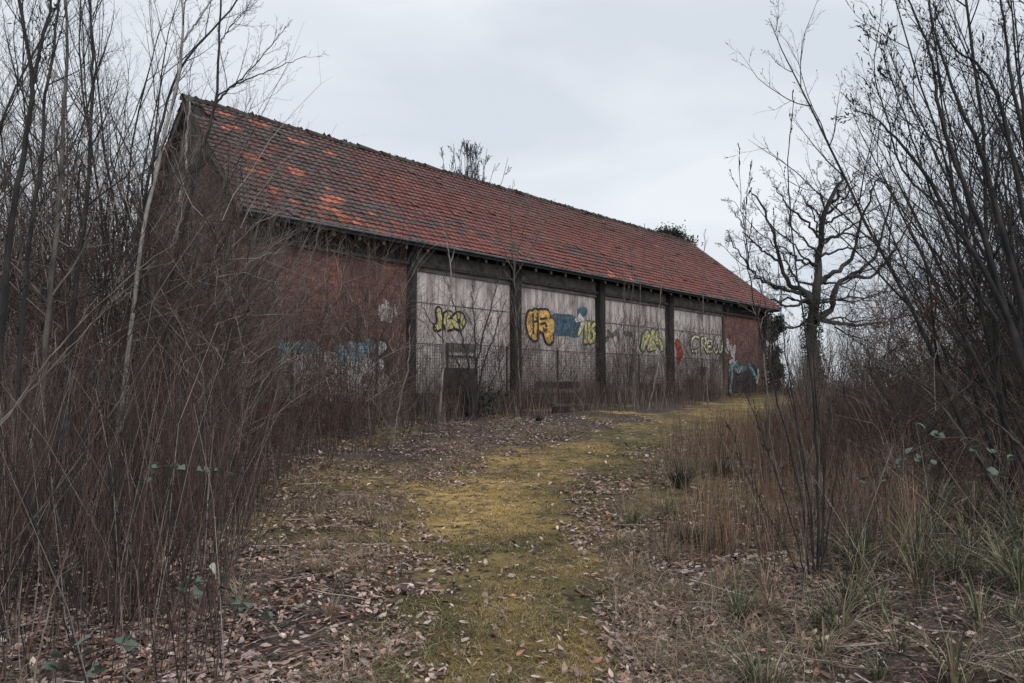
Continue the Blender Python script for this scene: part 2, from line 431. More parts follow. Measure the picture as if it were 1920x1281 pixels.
opening(1004, 1086, 716, 727, M_void, "vent_opening", "low dark opening in the second panel")
opening(1190, 1240, 719, 737, M_void, "vent_opening", "low dark opening in the third panel")
opening(1288, 1312, 712, 740, M_door, "door", "small brown hatch in the last panel")
opening(1308, 1326, 688, 704, M_concd, "vent_opening", "torn dark patch in the last panel", .012)
# loading dock in front of the panels
m = MB(); m.box((POST[0] - .5, .02, .2), (POST[3] + .6, VW - .26, 1.22)); bpart("loading_dock", m, M_concd, "low dark loading dock under the panels")
m = MB(); m.box((POST[0] - .5, -.02, 1.222), (POST[3] + .6, VW - .27, 1.27)); bpart("dock_edge", m, M_conc)

# --- roof: real tiles on four slopes
def tile_slope(o, au, up, tmin, tmax, rows, SL, colf, seed, nrm):
    """o origin at eave, au unit along, up unit upslope, nrm outward; rows of pantiles"""
    rg = np.random.RandomState(seed)
    rp = SL / rows; tw = .24
    prof_x = np.array([0, .22, .42, .62, .82, 1.04]); prof_z = np.array([.004, .022, .030, .018, .000, .003])
    Vs = []; Cs = []; n = 0; Fs = []
    for r in range(rows):
        s0 = r * rp - .035; s1 = (r + 1) * rp + .01
        ta = tmin((r + .5) / rows); tb = tmax((r + .5) / rows)
        cols = np.arange(math.floor(ta / tw), math.ceil(tb / tw))
        for c in cols:
            x = c * tw + rg.uniform(-.006, .006)
            if x < ta - tw * .5 or x + tw > tb + tw * .5: continue
            cc = colf(x, (r + .5) / rows, rg)
            if cc is None: continue
            lift = .055 + rg.uniform(-.008, .012); dz = rg.uniform(-.003, .006) + .05 * (float(vnoise(x * .35, r * .16, 31)) - .5) + (.03 if rg.rand() < .012 else 0); sk = rg.uniform(-.006, .006)
            px = x + prof_x * tw
            rowb = o + np.outer(px, au) + up * (s0 + sk) + np.outer(prof_z + lift + dz, nrm)
            rowt = o + np.outer(px, au) + up * s1 + np.outer(prof_z + dz, nrm)
            lip = rowb - nrm * .05
            Vs += [lip, rowb, rowt]
            Cs.append(np.tile(cc, (18, 1)))
            k = len(prof_x)
            for q in range(k - 1):
                Fs.append((n + q, n + q + 1, n + k + q + 1, n + k + q)); Fs.append((n + k + q, n + k + q + 1, n + 2 * k + q + 1, n + 2 * k + q))
            n += 3 * k
    return np.concatenate(Vs), np.array(Fs), np.concatenate(Cs)
SLV = np.array([0, HALF, ZR - ZE]); SL = np.linalg.norm(SLV); UPF = SLV / SL; NF = np.array([0, -UPF[2], UPF[1]])
RED1 = np.array([.225, .095, .082]); RED2 = np.array([.165, .092, .084]); DK = np.array([.10, .092, .094]); ORG = np.array([.43, .165, .115]); BRN = np.array([.145, .095, .087])
GRN = np.array([.11, .11, .095])
SPOTS = [(2.0, .93, .5, .03), (3.3, .86, .35, .035), (1.2, .80, .35, .04), (.8, .93, .5, .04), (.6, .74, .4, .05), (2.6, .74, .3, .02), (4.5, .80, .3, .02), (3.4, .70, .25, .02), (1.1, .52, .4, .05),
         (2.5, .52, .3, .03), (1.0, .36, .5, .03), (2.6, .44, .4, .03), (1.2, .22, .5, .03), (3.2, .26, .5, .06), (2.9, .13, .8, .03), (3.6, .07, 1.0, .05), (4.5, .18, .4, .03), (3.4, .35, .3, .03), (1.6, .16, .3, .03),
         (16.8, .03, .35, .04), (18.3, .05, .3, .03), (21, .86, .4, .02), (24.5, .72, .35, .015), (25.8, .55, .3, .015), (26.5, .38, .3, .015)]
def colf_front(x, t, rg):
    ragged = .0 if t > .25 else 0
    if x < .32 + .22 * vnoise(t * 11, 0, 4) and vnoise(t * 9, 3.3, 6) > .5 and .06 < t < .94: return None
    nz = float(vnoise(x * .55, t * 9, 21)); nz2 = float(vnoise(x * 1.7, t * 23, 22))
    c = RED1 * (1 - t * .45) + RED2 * t * .45
    c = c * rg.uniform(.78, 1.15)
    big = float(vnoise(x * .22, t * 3, 23))
    c = c * (1 - .35 * big * t) + BRN * (.35 * big * t)
    c = np.array(c)
    if t > .72: c = c * .6 + BRN * .4 * rg.uniform(.7, 1.2)
    dark = 0
    if x < 5.2 - 1.2 * abs(t - .6) + nz2 * 2: dark = .76 * np.clip((7.2 - x) / 3.5, 0, 1) + .05
    if nz2 > .74 and (t < .42 or nz > .7): dark = max(dark, .75)
    if nz > .66 and t < .35: dark = max(dark, .6)
    if rg.rand() < .05: dark = max(dark, .6)
    if rg.rand() < dark: c = c * .25 + .75 * (DK if rg.rand() < .75 else GRN) * rg.uniform(.7, 1.3)
    for (a, b, ra, rb) in SPOTS:
        if ((x - a) / (ra * .85)) ** 2 + ((t - b) / (rb * .85)) ** 2 < 1 + rg.uniform(-.6, .4) and rg.rand() < .8: c = ORG * rg.uniform(.7, 1.2)
    if rg.rand() < .004: c = ORG * .7
    return c
def colf_back(x, t, rg):
    return BRN * rg.uniform(.8, 1.5) if rg.rand() < .7 else DK
ROWS = 23
O3 = np.array([0, 0, ZE])
v, f, c = tile_slope(O3, np.array([1., 0, 0]), UPF, lambda t: 0, lambda t: LEN - HIP * t, ROWS, SL, colf_front, 1, NF)
roof_me = np_mesh("roof_slope", v, f, M_tile, c)
bpart("roof_slope", roof_me, None, "front roof slope of red and dark tiles")
NB = np.array([0, UPF[2], UPF[1]]); UPB = np.array([0, -UPF[1], UPF[2]])
v, f, c = tile_slope(np.array([0, 2 * HALF, ZE]), np.array([1., 0, 0]), UPB, lambda t: 0, lambda t: LEN - HIP * t, ROWS, SL, colf_back, 2, NB)
bpart("roof_slope", np_mesh("roof_slope", v, f, M_tile, c), None)
hs = np.array([-HIP, 0, ZR - ZE]); hl = np.linalg.norm(hs); hu = hs / hl; hn = np.array([hu[2], 0, -hu[0]])
v, f, c = tile_slope(np.array([LEN, 0, ZE]), np.array([0, 1., 0]), hu, lambda t: HALF * t, lambda t: 2 * HALF - HALF * t, ROWS, hl, colf_back, 3, hn)
bpart("roof_slope", np_mesh("roof_slope", v, f, M_tile, c), None)
# roof underside / boarding (a real thickness under the tiles)
m = MB()
d = .05; e = .12
def off(p, q): return (p[0], p[1], p[2] - q)
A0 = (.12, .0, ZE); A1 = (LEN - .05, 0, ZE); R0 = (.12, HALF, ZR); R1 = (RID - .03, HALF, ZR); C0 = (.12, 2 * HALF, ZE); C1 = (LEN - .05, 2 * HALF, ZE)
top = [off(p, .03) for p in (A0, A1, R0, R1, C0, C1)]; bot = [off(p, .17) for p in (A0, A1, R0, R1, C0, C1)]
m.add(top + bot, [(0, 1, 3, 2), (2, 3, 5, 4), (1, 5, 3), (6, 8, 9, 7), (8, 10, 11, 9), (7, 9, 11), (0, 6, 7, 1), (1, 7, 11, 5), (5, 11, 10, 4), (0, 2, 8, 6), (2, 4, 10, 8)])
bpart("roof_deck", m, M_timber)
m = MB()
u = 1.0
while u < LEN - 1:
    m.add([(u, .06, ZE - .30), (u + .1, .06, ZE - .30), (u + .1, .06, ZE - .175), (u, .06, ZE - .175), (u, VW - .05, ZE - .30 + .72), (u + .1, VW - .05, ZE - .30 + .72), (u + .1, VW - .05, ZE - .175 + .72), (u, VW - .05, ZE - .175 + .72)],
          [(0, 1, 2, 3), (4, 7, 6, 5), (0, 4, 5, 1), (1, 5, 6, 2), (2, 6, 7, 3), (3, 7, 4, 0)]); u += .9
bpart("rafter_end", m, M_board)
# gutter: a thin half round along the eave
def gutter():
    an = np.linspace(math.pi, 2 * math.pi, 7); us = np.linspace(.05, LEN - .05, 40)
    rgx = np.random.RandomState(5)
    V = []; dz = np.cumsum(rgx.uniform(-.006, .006, len(us)))
    for i, u in enumerate(us):
        for a in an: V.append((u, -.05 + .055 * math.cos(a), ZE - .02 + dz[i] * .5 + .055 * math.sin(a)))
    V = np.array(V); k = len(an); idx = np.arange(len(V)).reshape(len(us), k)
    F = np.stack([idx[:-1, :-1], idx[1:, :-1], idx[1:, 1:], idx[:-1, 1:]], -1).reshape(-1, 4)
    return np_mesh("gutter", V, F, M_zinc, smooth=True)
bpart("gutter", gutter(), None, "thin pale metal gutter along the eave")
# ridge caps
def ridge():
    parts = []; rg = np.random.RandomState(7); u = -.05; an = np.linspace(-.25, math.pi + .25, 8)
    while u < RID:
        L = .38; r = .14 + rg.uniform(-.008, .012); dz = rg.uniform(-.012, .025); dv = rg.uniform(-.015, .015)
        V = []
        for uu, rr in ((u, r + .015), (u + L * .97, r - .01)):
            for a in an: V.append((uu, HALF + dv + rr * math.cos(a), ZR - .02 + dz + rr * .9 * math.sin(a)))
        V = np.array(V); k = len(an)
        F = np.array([(i, i + 1, k + i + 1, k + i) for i in range(k - 1)])
        parts.append((V, F, BRN * .4 * rg.uniform(.6, 1.7) if rg.rand() < .6 else GRN * rg.uniform(.5, .9))); u += L * .92
    # moss lumps on the ridge
    for _ in range(170):
        uu = rg.uniform(0, RID); s = rg.uniform(.02, .055) * (1.4 if uu < 6 else 1)
        c = np.array([uu, HALF + rg.uniform(-.1, .06), ZR + .1 + rg.uniform(-.02, .02)])
        d = rg.normal(size=(6, 3)) * .25
        V = c + (np.array([[1, 0, 0], [-1, 0, 0], [0, 1, 0], [0, -1, 0], [0, 0, 1], [0, 0, -1]]) + d) * s
        F = np.array([(0, 2, 4), (2, 1, 4), (1, 3, 4), (3, 0, 4), (2, 0, 5), (1, 2, 5), (3, 1, 5), (0, 3, 5)])
        parts.append((V, F, np.array([.05, .05, .03]) * rg.uniform(.6, 1.6)))
    V, F, C = join(parts); return np_mesh("ridge_tile", V, F, M_tile, C)
bpart("ridge_tile", ridge(), None, "row of dark mossy ridge tiles")
def hipcap(a, b, name):
    rg = np.random.RandomState(9); a = np.array(a); b = np.array(b); n = int(np.linalg.norm(b - a) / .35); parts = []
    for i in range(n):
        p = a + (b - a) * i / n; q = a + (b - a) * (i + 1.05) / n
        v, f = tubes(np.array([[p, q]]), np.array([[.11, .095]]), 8); parts.append((v, f, BRN * rg.uniform(.8, 1.5)))
    V, F, C = join(parts); return np_mesh(name, V, F, M_tile, C)
bpart("hip_tile", hipcap((LEN, 0, ZE + .02), (RID, HALF, ZR + .02), "hip_tile"), None)
bpart("hip_tile", hipcap((LEN, 2 * HALF, ZE + .02), (RID, HALF, ZR + .02), "hip_tile"), None)
# barge boards on the gable
m = MB()
for (s0, s1, mtl) in ((.0, .22, 0),):
    a = np.array([0.02, 0, ZE]) + SLV * s0; b = np.array([0.02, 0, ZE]) + SLV * s1
    q = np.array([.04, 0, 0]); dn = -NF * .17
    m.add([a + dn * .2, a + dn, b + dn, b + dn * .2, a + dn * .2 + q, a + dn + q, b + dn + q, b + dn * .2 + q], [(0, 1, 2, 3), (4, 7, 6, 5), (0, 3, 7, 4), (1, 5, 6, 2), (0, 4, 5, 1), (3, 2, 6, 7)])
bpart("barge_board", m, M_conc, "pale broken barge board at the near eave corner")
m = MB(); a = np.array([0.03, 0, ZE - .03]) + SLV * .22; b = np.array([0.03, 0, ZE - .03]) + SLV
m.add([a, a - NF * .14, b - NF * .14, b, a + q, a - NF * .14 + q, b - NF * .14 + q, b + q], [(0, 1, 2, 3), (4, 7, 6, 5), (0, 3, 7, 4), (1, 5, 6, 2), (0, 4, 5, 1), (3, 2, 6, 7)])
a = np.array([0.03, 2 * HALF, ZE - .03]); b = np.array([0.03, HALF, ZR - .03])
m.add([a, a - NB * .16, b - NB * .16, b, a + q, a - NB * .16 + q, b - NB * .16 + q, b + q], [(0, 1, 2, 3), (4, 7, 6, 5), (0, 3, 7, 4), (1, 5, 6, 2), (0, 4, 5, 1), (3, 2, 6, 7)])
bpart("barge_board", m, M_board)

# --- graffiti: flat paint on the wall, drawn as thick brush strokes
PAINTS = {}
def pm(name, c):
    if name not in PAINTS: PAINTS[name] = paint(name, c)
    return PAINTS[name]
def stroke_mesh(strokes, v0, width, base=0.0):
    """strokes: list of px polylines; returns MB on the wall plane, each piece a touch prouder than the last"""
    m = MB(); k = 0
    for st in strokes:
        wdt = width
        if isinstance(st[0], (int, float)): wdt = st[0]; st = st[1:]
        pts = [np.array(wall(x, y, v0)) for x, y in st]
        for i, p in enumerate(pts):
            k += 1; v = v0 - base - .0004 * (k % 40)
            vs = [(p[0] + wdt / 2 * math.cos(a), v, p[1] + wdt / 2 * math.sin(a)) for a in np.linspace(0, 2 * math.pi, 11)[:-1]]
            m.add(vs, [tuple(range(10))])
            if i + 1 < len(pts):
                q = pts[i + 1]; d = q - p; L = np.linalg.norm(d)
                if L < 1e-4: continue
                n = np.array([-d[1], d[0]]) / L * wdt / 2; v -= .0002
                m.add([(p[0] + n[0], v, p[1] + n[1]), (q[0] + n[0], v, q[1] + n[1]), (q[0] - n[0], v, q[1] - n[1]), (p[0] - n[0], v, p[1] - n[1])], [(0, 1, 2, 3)])
    return m
def graffiti(label, layers, v0):
    root = None; base = 0.004
    for (strokes, width, mt) in layers:
        cl = []                                     # strokes that touch make one patch of paint
        for st in strokes:
            w0 = st[0] if isinstance(st[0], (int, float)) else width
            p = np.array([wall(*q, v0) for q in st if not isinstance(q, (int, float))])
            d = [np.concatenate([a + (b - a) * t for a, b in zip(p[:-1], p[1:])]).reshape(-1, 2) for t in np.linspace(0, 1, 8)]
            d = np.concatenate(d); hit = [c for c in cl if any((np.linalg.norm(d[:, None] - e[None], axis=2).min() < (w0 + w1) / 2) for e, w1, _ in c)]
            new = [(d, w0, st)]
            for c in hit: new += c
            cl = [c for c in cl if not any(c is h for h in hit)]
            cl.append(new)
        for c in cl:
            nm = "graffiti" if root is None else "paint_fill"
            me = stroke_mesh([q[2] for q in c], v0, width, base).mesh(nm, mt)
            o = bpart(nm, me, None, label) if root is None else obj(nm, me, root)
            if root is None: root = o
        base += .018
    return root
K = pm("black", (.035, .04, .04)); YL = pm("yellow", (.60, .56, .27)); OR = pm("orange", (.75, .45, .14)); CR = pm("cream", (.75, .73, .52)); BL = pm("blue", (.07, .13, .18)); GR = pm("green", (.06, .14, .08))
TL = pm("teal", (.22, .48, .50)); SV = pm("silver", (.8, .8, .86)); SB = pm("skyblue", (.28, .52, .66)); RD = pm("red", (.35, .07, .05)); WH = pm("white", (.68, .62, .61)); NV = pm("navy", (.035, .045, .065))
VB = VW - .001; VP = VW + .018
crew = [[(1309, 633), (1303, 630), (1297, 636), (1295, 648), (1298, 658), (1305, 659), (1309, 655)],
        [(1315, 660), (1315, 635), (1321, 634), (1324, 640), (1321, 646), (1316, 647), (1320, 650), (1326, 661)],
        [(1326, 651), (1334, 649), (1334, 641), (1329, 638), (1325, 645), (1326, 656), (1331, 661), (1336, 658)],
        [(1339, 640), (1338, 655), (1342, 661), (1346, 655), (1346, 648), (1348, 660), (1352, 661), (1354, 641)]]
graffiti("small cream lettering reading CREW on the last pale panel", [(crew, .26, K), (crew, .13, CR)], VP)
jeo = [[(822, 583), (824, 600), (823, 612), (818, 614)], [(843, 590), (836, 592), (834, 602), (838, 613), (845, 612), (846, 604), (841, 604)], [(858, 592), (852, 598), (854, 610), (862, 613), (868, 604), (864, 593), (858, 592)]]
graffiti("yellow and black tag on the first pale panel", [(jeo, .36, K), (jeo, .19, YL)], VP)
m2 = [[(996, 592), (992, 605), (994, 622), (1002, 630)], [(1002, 593), (1005, 610), (1004, 628)], [(1012, 594), (1022, 593), (1020, 601), (1012, 605), (1022, 608)], [(1016, 616), (1022, 622), (1030, 608)], [(.5, 1026, 625), (1028, 632)], [(1028, 600), (1030, 615)]]
def fixw(L): return [([s[0][0]] + [(s[0][1], s[0][2])] + s[1:]) if len(s[0]) == 3 else s for s in L]
m2 = fixw(m2); m2k = [[(s[0] + .2)] + s[1:] if isinstance(s[0], float) else s for s in m2]
m2 = [[.42, (995, 594), (993, 606), (996, 622), (1002, 628)], [.42, (1003, 591), (1003, 606), (1003, 622)], [.42, (1012, 592), (1024, 592)], [.40, (1014, 600), (1024, 603), (1028, 606)], [.38, (1014, 612), (1024, 618), (1028, 630)], [.5, (1026, 622), (1029, 633)], [.36, (1033, 606), (1033, 618)]]
m2k = [[q[0] + .2] + q[1:] for q in m2]; m2d = [[(1007, 588), (1008, 612), (1006, 630)], [(1012, 598), (1024, 597)], [(1012, 608), (1020, 606), (1024, 611)], [(999, 603), (1005, 603)], [(1018, 616), (1020, 621), (1024, 618)], [(998, 590), (999, 626)]]
graffiti("orange block letters with black outline on the second pale panel", [(m2k, .5, K), (m2, .30, OR), (m2d, .09, K)], VP)
graffiti("dark blue painted band on the second pale panel", [([[.9, (1042, 608), (1055, 610), (1068, 609), (1078, 614)], [.5, (1042, 600), (1066, 602)], [.4, (1088, 586), (1096, 584)]], .6, BL), ([[(1086, 592), (1094, 604), (1088, 616)], [(1080, 600), (1090, 598)]], .2, WH)], VP)
us = [[(1090, 608), (1087, 620), (1084, 626)], [(1098, 606), (1097, 640)], [(1104, 606), (1103, 640), (1096, 641)], [(1114, 608), (1108, 616), (1114, 626), (1112, 638), (1106, 641)]]
graffiti("yellow green outlined tag beside the dark post on the second panel", [(us, .3, GR), (us, .17, YL)], VP)
rs = [[(1205, 652), (1206, 636), (1213, 626), (1217, 634), (1210, 642)], [(1224, 624), (1222, 640), (1226, 650)], [(1232, 626), (1231, 640), (1238, 644), (1240, 652)], [(1214, 640), (1224, 650), (1216, 652)]]
graffiti("yellow letters outlined in green on the third pale panel", [(rs, .5, GR), (rs, .33, YL), ([[(1205, 644), (1206, 653)], [(1215, 650), (1218, 644)]], .16, WH)], VP)
graffiti("faint grey green scrawl left on the third pale panel", [([[(1140, 622), (1148, 630), (1156, 622), (1160, 632)], [(1172, 624), (1184, 628)], [(1133, 640), (1140, 634)]], .22, pm("greygreen", (.17, .18, .13)))], VP)
graffiti("red smeared paint patch beside the fourth dark post", [([[.55, (1270, 645), (1274, 655), (1274, 666)], [.4, (1275, 663), (1272, 676)], [.3, (1274, 658), (1279, 662)]], .4, RD)], VP)
graffiti("white paint smear on the right brick wall", [([[.34, (1364, 640), (1366, 652)], [.42, (1372, 652), (1374, 664)], [.2, (1378, 650), (1376, 676)], [.2, (1360, 655), (1364, 662)]], .3, WH)], VB)
graffiti("teal and black graffiti low on the right brick wall", [([[1.6, (1385, 712), (1408, 710)], [1.0, (1378, 722), (1412, 722)], [.9, (1408, 694), (1414, 700)]], .4, NV),
    ([[(1370, 680), (1372, 700), (1369, 732)], [(1374, 684), (1382, 680), (1384, 692), (1390, 690)], [(1378, 694), (1398, 690)], [(1404, 684), (1412, 698), (1417, 708)], [(1366, 690), (1366, 704)]], .26, TL),
    ([[(1420, 692), (1421, 704), (1418, 718)]], .2, WH), ([[(1367, 679), (1372, 677)]], .2, WH), ([[(1380, 697), (1388, 695)]], .2, WH)], VB)
graffiti("white paint splash high on the left brick wall", [([[.30, (716, 578), (718, 592)], [.24, (724, 570), (726, 598)], [.2, (732, 580), (731, 600)], [.13, (740, 574), (742, 590)], [.14, (712, 588), (716, 598)]], .3, WH)], VB)
big = [[(530, 655), (522, 745)], [(530, 668), (548, 668), (552, 700), (540, 745)], [(572, 660), (566, 740)], [(588, 665), (584, 742)], [(572, 700), (590, 700)], [(606, 745), (608, 672), (630, 672), (626, 742)], [(644, 672), (640, 742)], [(660, 672), (656, 744)],
       [(668, 670), (668, 742)], [(700, 664), (684, 672), (680, 688), (698, 700), (700, 716), (684, 732)], [(706, 656), (716, 650)], [(700, 690), (712, 684)], [(704, 742), (720, 712)]]
tops = [[(528, 650), (534, 662), (548, 648)], [(564, 652), (580, 648), (592, 660)], [(636, 656), (642, 668)], [(658, 650), (664, 668), (676, 652), (682, 662)], [(692, 646), (698, 652)], [(630, 752), (642, 752)]]
graffiti("large silver and blue graffiti lettering low on the left brick wall", [([[.6] + s for s in big] + [[.55] + s for s in tops], .6, pm("maroon", (.07, .05, .06))), (big, .36, SV), (tops, .36, SB), ([[(610, 700), (624, 702)], [(688, 668), (696, 664)], [(540, 700), (548, 712)]], .12, K)], VB)
graffiti("scribbled white tag on the first pale panel above the dock", [([[(798, 664), (802, 672)], [(802, 660), (800, 668), (806, 670)]], .07, pm("pink", (.5, .32, .33)))], VP)

# ------------------------------------------------------------------ mesh fence in front of the barn
fence = empty("mesh_fence", tuple(B(U0 + 1, -.35, 0)), math.pi / 2 - TH, label="long rusty wire mesh fence standing in front of the barn wall", cat="fence")
FL = wall(1366, 700, -.35)[0] - (U0 + 1)
zt_f = 2.98; nb = int(FL / 2.75)
for i in range(nb + 1):
    x = FL * i / nb; g = G(*(B(U0 + 1 + x, -.35, 0)[:2]))
    m = MB(); m.box((x - .025, -.025, g - .2), (x + .025, .025, zt_f + .05)); obj("post", m.mesh("post", M_concd), fence)
    if i < nb:
        x1 = FL * (i + 1) / nb; m = MB(); sag = random.Random(i).uniform(-.03, .03); r = .0042
        xs = x + .04
        while xs < x1: m.box((xs - r, -.034 - r, g + .02), (xs + r, -.034 + r, zt_f + sag)); xs += .10
        z = g + .05
        while z < zt_f: m.box((x, -.042 - r, z - r), (x1, -.042 + r, z + r)); z += .10
        m.box((x, -.052, zt_f + sag - .012), (x1, -.046, zt_f + sag + .012))
        obj("wire_panel", m.mesh("wire_panel", M_wire), fence)

# ------------------------------------------------------------------ plant generator
MS = {0: 14, 1: 9, 2: 6, 3: 4}
SD = {0: 6, 1: 4, 2: 3, 3: 3}
def nrmz(v): return v / (np.linalg.norm(v) + 1e-9)
def grow(rg, out, p, d, L, r, lvl, pr):
    M = MS[lvl]; st = L / (M - 1); pts = [p]; d = nrmz(d)
    for i in range(M - 1):
        d = nrmz(d + rg.normal(size=3) * pr['wob'] * (1 + .5 * lvl) + np.array([0, 0, pr['up'] * (1 if lvl else .4)]))
        pts.append(pts[-1] + d * st)
    pts = np.array(pts); t = np.linspace(0, 1, M)
    rad = r * (1 - t) ** .8 * (1 - .12) + r * .12
    out[lvl].append((pts, np.maximum(rad, pr.get('rmin', .0012))))
    kids(rg, out, pts, rad, L, lvl, pr)
def kids(rg, out, pts, rad, L, lvl, pr, t0=None, n=None):
    if lvl >= pr['lv']: return
    n = pr['n'][lvl] if n is None else n; t0 = pr['t0'][lvl] if t0 is None else t0; M = len(pts)
    n = max(0, int(n * rg.uniform(.75, 1.25) + .5)); az = rg.uniform(0, 6.28)
    for k in range(n):
        t = t0 + (1 - t0) * (k + rg.rand()) / n; t = min(t, .97)
        i = min(int(t * (M - 1)), M - 2); fr = t * (M - 1) - i
        pp = pts[i] * (1 - fr) + pts[i + 1] * fr; T = nrmz(pts[i + 1] - pts[i])
        az += 2.4 + rg.uniform(-.5, .5)
        a = nrmz(np.cross(T, [0.3, .2, 1] if abs(T[2]) < .9 else [1, 0, 0])); b = np.cross(T, a)
        ang = pr['ang'] * rg.uniform(.6, 1.3)
        dd = T * math.cos(ang) + (a * math.cos(az) + b * math.sin(az)) * math.sin(ang)
        LL = L * pr['len'][lvl] * (1 - t * .62) * rg.uniform(.6, 1.25)
        rr = min(rad[i] * .62, pr['rk'] * LL)
        grow(rg, out, pp, dd, LL, rr, lvl + 1, pr)
def buds(rg, out, dens, size):
    V = []; tot = []
    for lvl in (2, 3):
        for pts, rad in out[lvl]:
            M = len(pts)
            for k in range(1, M):
                if rg.rand() < dens:
                    f = rg.rand(); p = pts[k - 1] * (1 - f) + pts[k] * f; T = nrmz(pts[k] - pts[k - 1]); tot.append((p, T, size * rg.uniform(.6, 1.3)))
    if not tot: return None
    P0 = np.array([t[0] for t in tot]); T = np.array([t[1] for t in tot]); s = np.array([t[2] for t in tot])
    A = np.cross(T, [.3, .5, .2]); A /= np.linalg.norm(A, axis=1, keepdims=True); Bb = np.cross(T, A)
    w_ = s[:, None] * .38
    V = np.stack([P0 - T * s[:, None], P0 + A * w_, P0 + Bb * w_, P0 - A * w_, P0 - Bb * w_, P0 + T * s[:, None] * 1.3], 1)
    F = np.array([(0, 2, 1), (0, 3, 2), (0, 4, 3), (0, 1, 4), (5, 1, 2), (5, 2, 3), (5, 3, 4), (5, 4, 1)])
    Fa = (F[None] + (np.arange(len(P0)) * 6)[:, None, None]).reshape(-1, 3)
    return V.reshape(-1, 3), Fa
def to_mesh(name, polys, mt, extra=None, smooth=True):
    parts = []
    byM = {}
    for lvl, pts, rad in polys: byM.setdefault((len(pts), SD[lvl]), []).append((pts, rad))
    for (M, s), L in byM.items():
        v, f = tubes(np.array([a for a, _ in L]), np.array([b for _, b in L]), s); parts.append((v, f))
    if extra is not None: parts.append(extra)
    if not parts: return None
    V, F, _ = join(parts); return np_mesh(name, V, F, mt, smooth=smooth)
PR_SAP = dict(wob=.05, up=.05, lv=3, n=[15, 6, 4], t0=[.22, .15, .1], ang=.62, len=[.34, .45, .5], rk=.011)
PR_SHR = dict(wob=.07, up=.03, lv=2, n=[8, 5, 0], t0=[.25, .2, .1], ang=.6, len=[.32, .42, .4], rk=.009)
PR_WHP = dict(wob=.022, up=.05, lv=2, n=[6, 2, 0], t0=[.35, .2, .1], ang=.35, len=[.28, .4, .4], rk=.008)
PR_OAK = dict(wob=.17, up=.05, lv=3, n=[9, 8, 5], t0=[.15, .15, .1], ang=.75, len=[.42, .45, .5], rk=.03)

def sapling(seed, H, nst, lean=(0, 0), spread=.22, pr=PR_SAP, r0=None, bud=0.0):
    rg = np.random.RandomState(seed); out = {0: [], 1: [], 2: [], 3: []}
    for i in range(nst):
        a = rg.uniform(0, 6.28); s = spread * rg.uniform(.3, 1)
        d = np.array([math.cos(a) * s + lean[0], math.sin(a) * s + lean[1], 1.0])
        h = H * rg.uniform(.7, 1.0) if i else H
        grow(rg, out, np.array([math.cos(a) * .06, math.sin(a) * .06, -.1]), d, h, (r0 or H * .0036) * rg.uniform(.7, 1.05), 0, pr)
    tr = [(0, p, r) for p, r in out[0]]; cw = [(l, p, r) for l in (1, 2, 3) for p, r in out[l]]
    b = buds(rg, out, bud, .011) if bud else None
    return tr, cw, b
SAP = []
def make_sap(seed, H, nst, mt, lean=(0, 0), pr=PR_SAP, spread=.22, bud=0):
    tr, cw, b = sapling(seed, H, nst, lean, spread, pr, bud=bud)
    return (to_mesh("trunk", tr, mt), to_mesh("crown", cw, mt, b), H)
SAPS = [make_sap(11, 7.5, 3, M_dark), make_sap(12, 8.5, 2, M_dark), make_sap(13, 6.5, 4, M_grey), make_sap(14, 7.0, 3, M_grey, spread=.3), make_sap(15, 9.0, 2, M_dark, spread=.15), make_sap(16, 5.5, 4, M_red, spread=.35)]
LEANL = [make_sap(21, 7.0, 4, M_dark, lean=(-.30, 0), bud=.25), make_sap(22, 6.0, 5, M_dark, lean=(-.38, 0), bud=.25), make_sap(23, 7.5, 3, M_grey, lean=(-.22, 0), bud=.25), make_sap(24, 5.5, 5, M_grey, lean=(-.3, .1), spread=.35)]
LEANR = [make_sap(31, 6.0, 4, M_grey, lean=(.35, 0), spread=.3), make_sap(32, 7.0, 3, M_dark, lean=(.2, 0)), make_sap(33, 5.0, 5, M_red, lean=(.4, 0), spread=.35)]
def make_shrub(seed, H, nst, mt, spread, pr, lean=(0, 0), r0=None):
    tr, cw, b = sapling(seed, H, nst, lean, spread, pr, r0=r0)
    return (to_mesh("bare_shrub", tr + cw, mt), H)
SHRUB = [make_shrub(41, 2.6, 12, M_grey, .55, PR_SHR), make_shrub(42, 2.2, 14, M_red, .5, PR_SHR), make_shrub(43, 3.0, 10, M_dark, .6, PR_SHR), make_shrub(44, 2.4, 12, M_tan, .7, PR_SHR)]
WHIP = [make_shrub(51, 1.9, 22, M_red, .3, PR_WHP, r0=.006), make_shrub(52, 2.3, 20, M_grey, .28, PR_WHP, r0=.007), make_shrub(53, 1.6, 26, M_red, .4, PR_WHP, r0=.005), make_shrub(54, 2.0, 18, M_tan, .25, PR_WHP, r0=.005)]

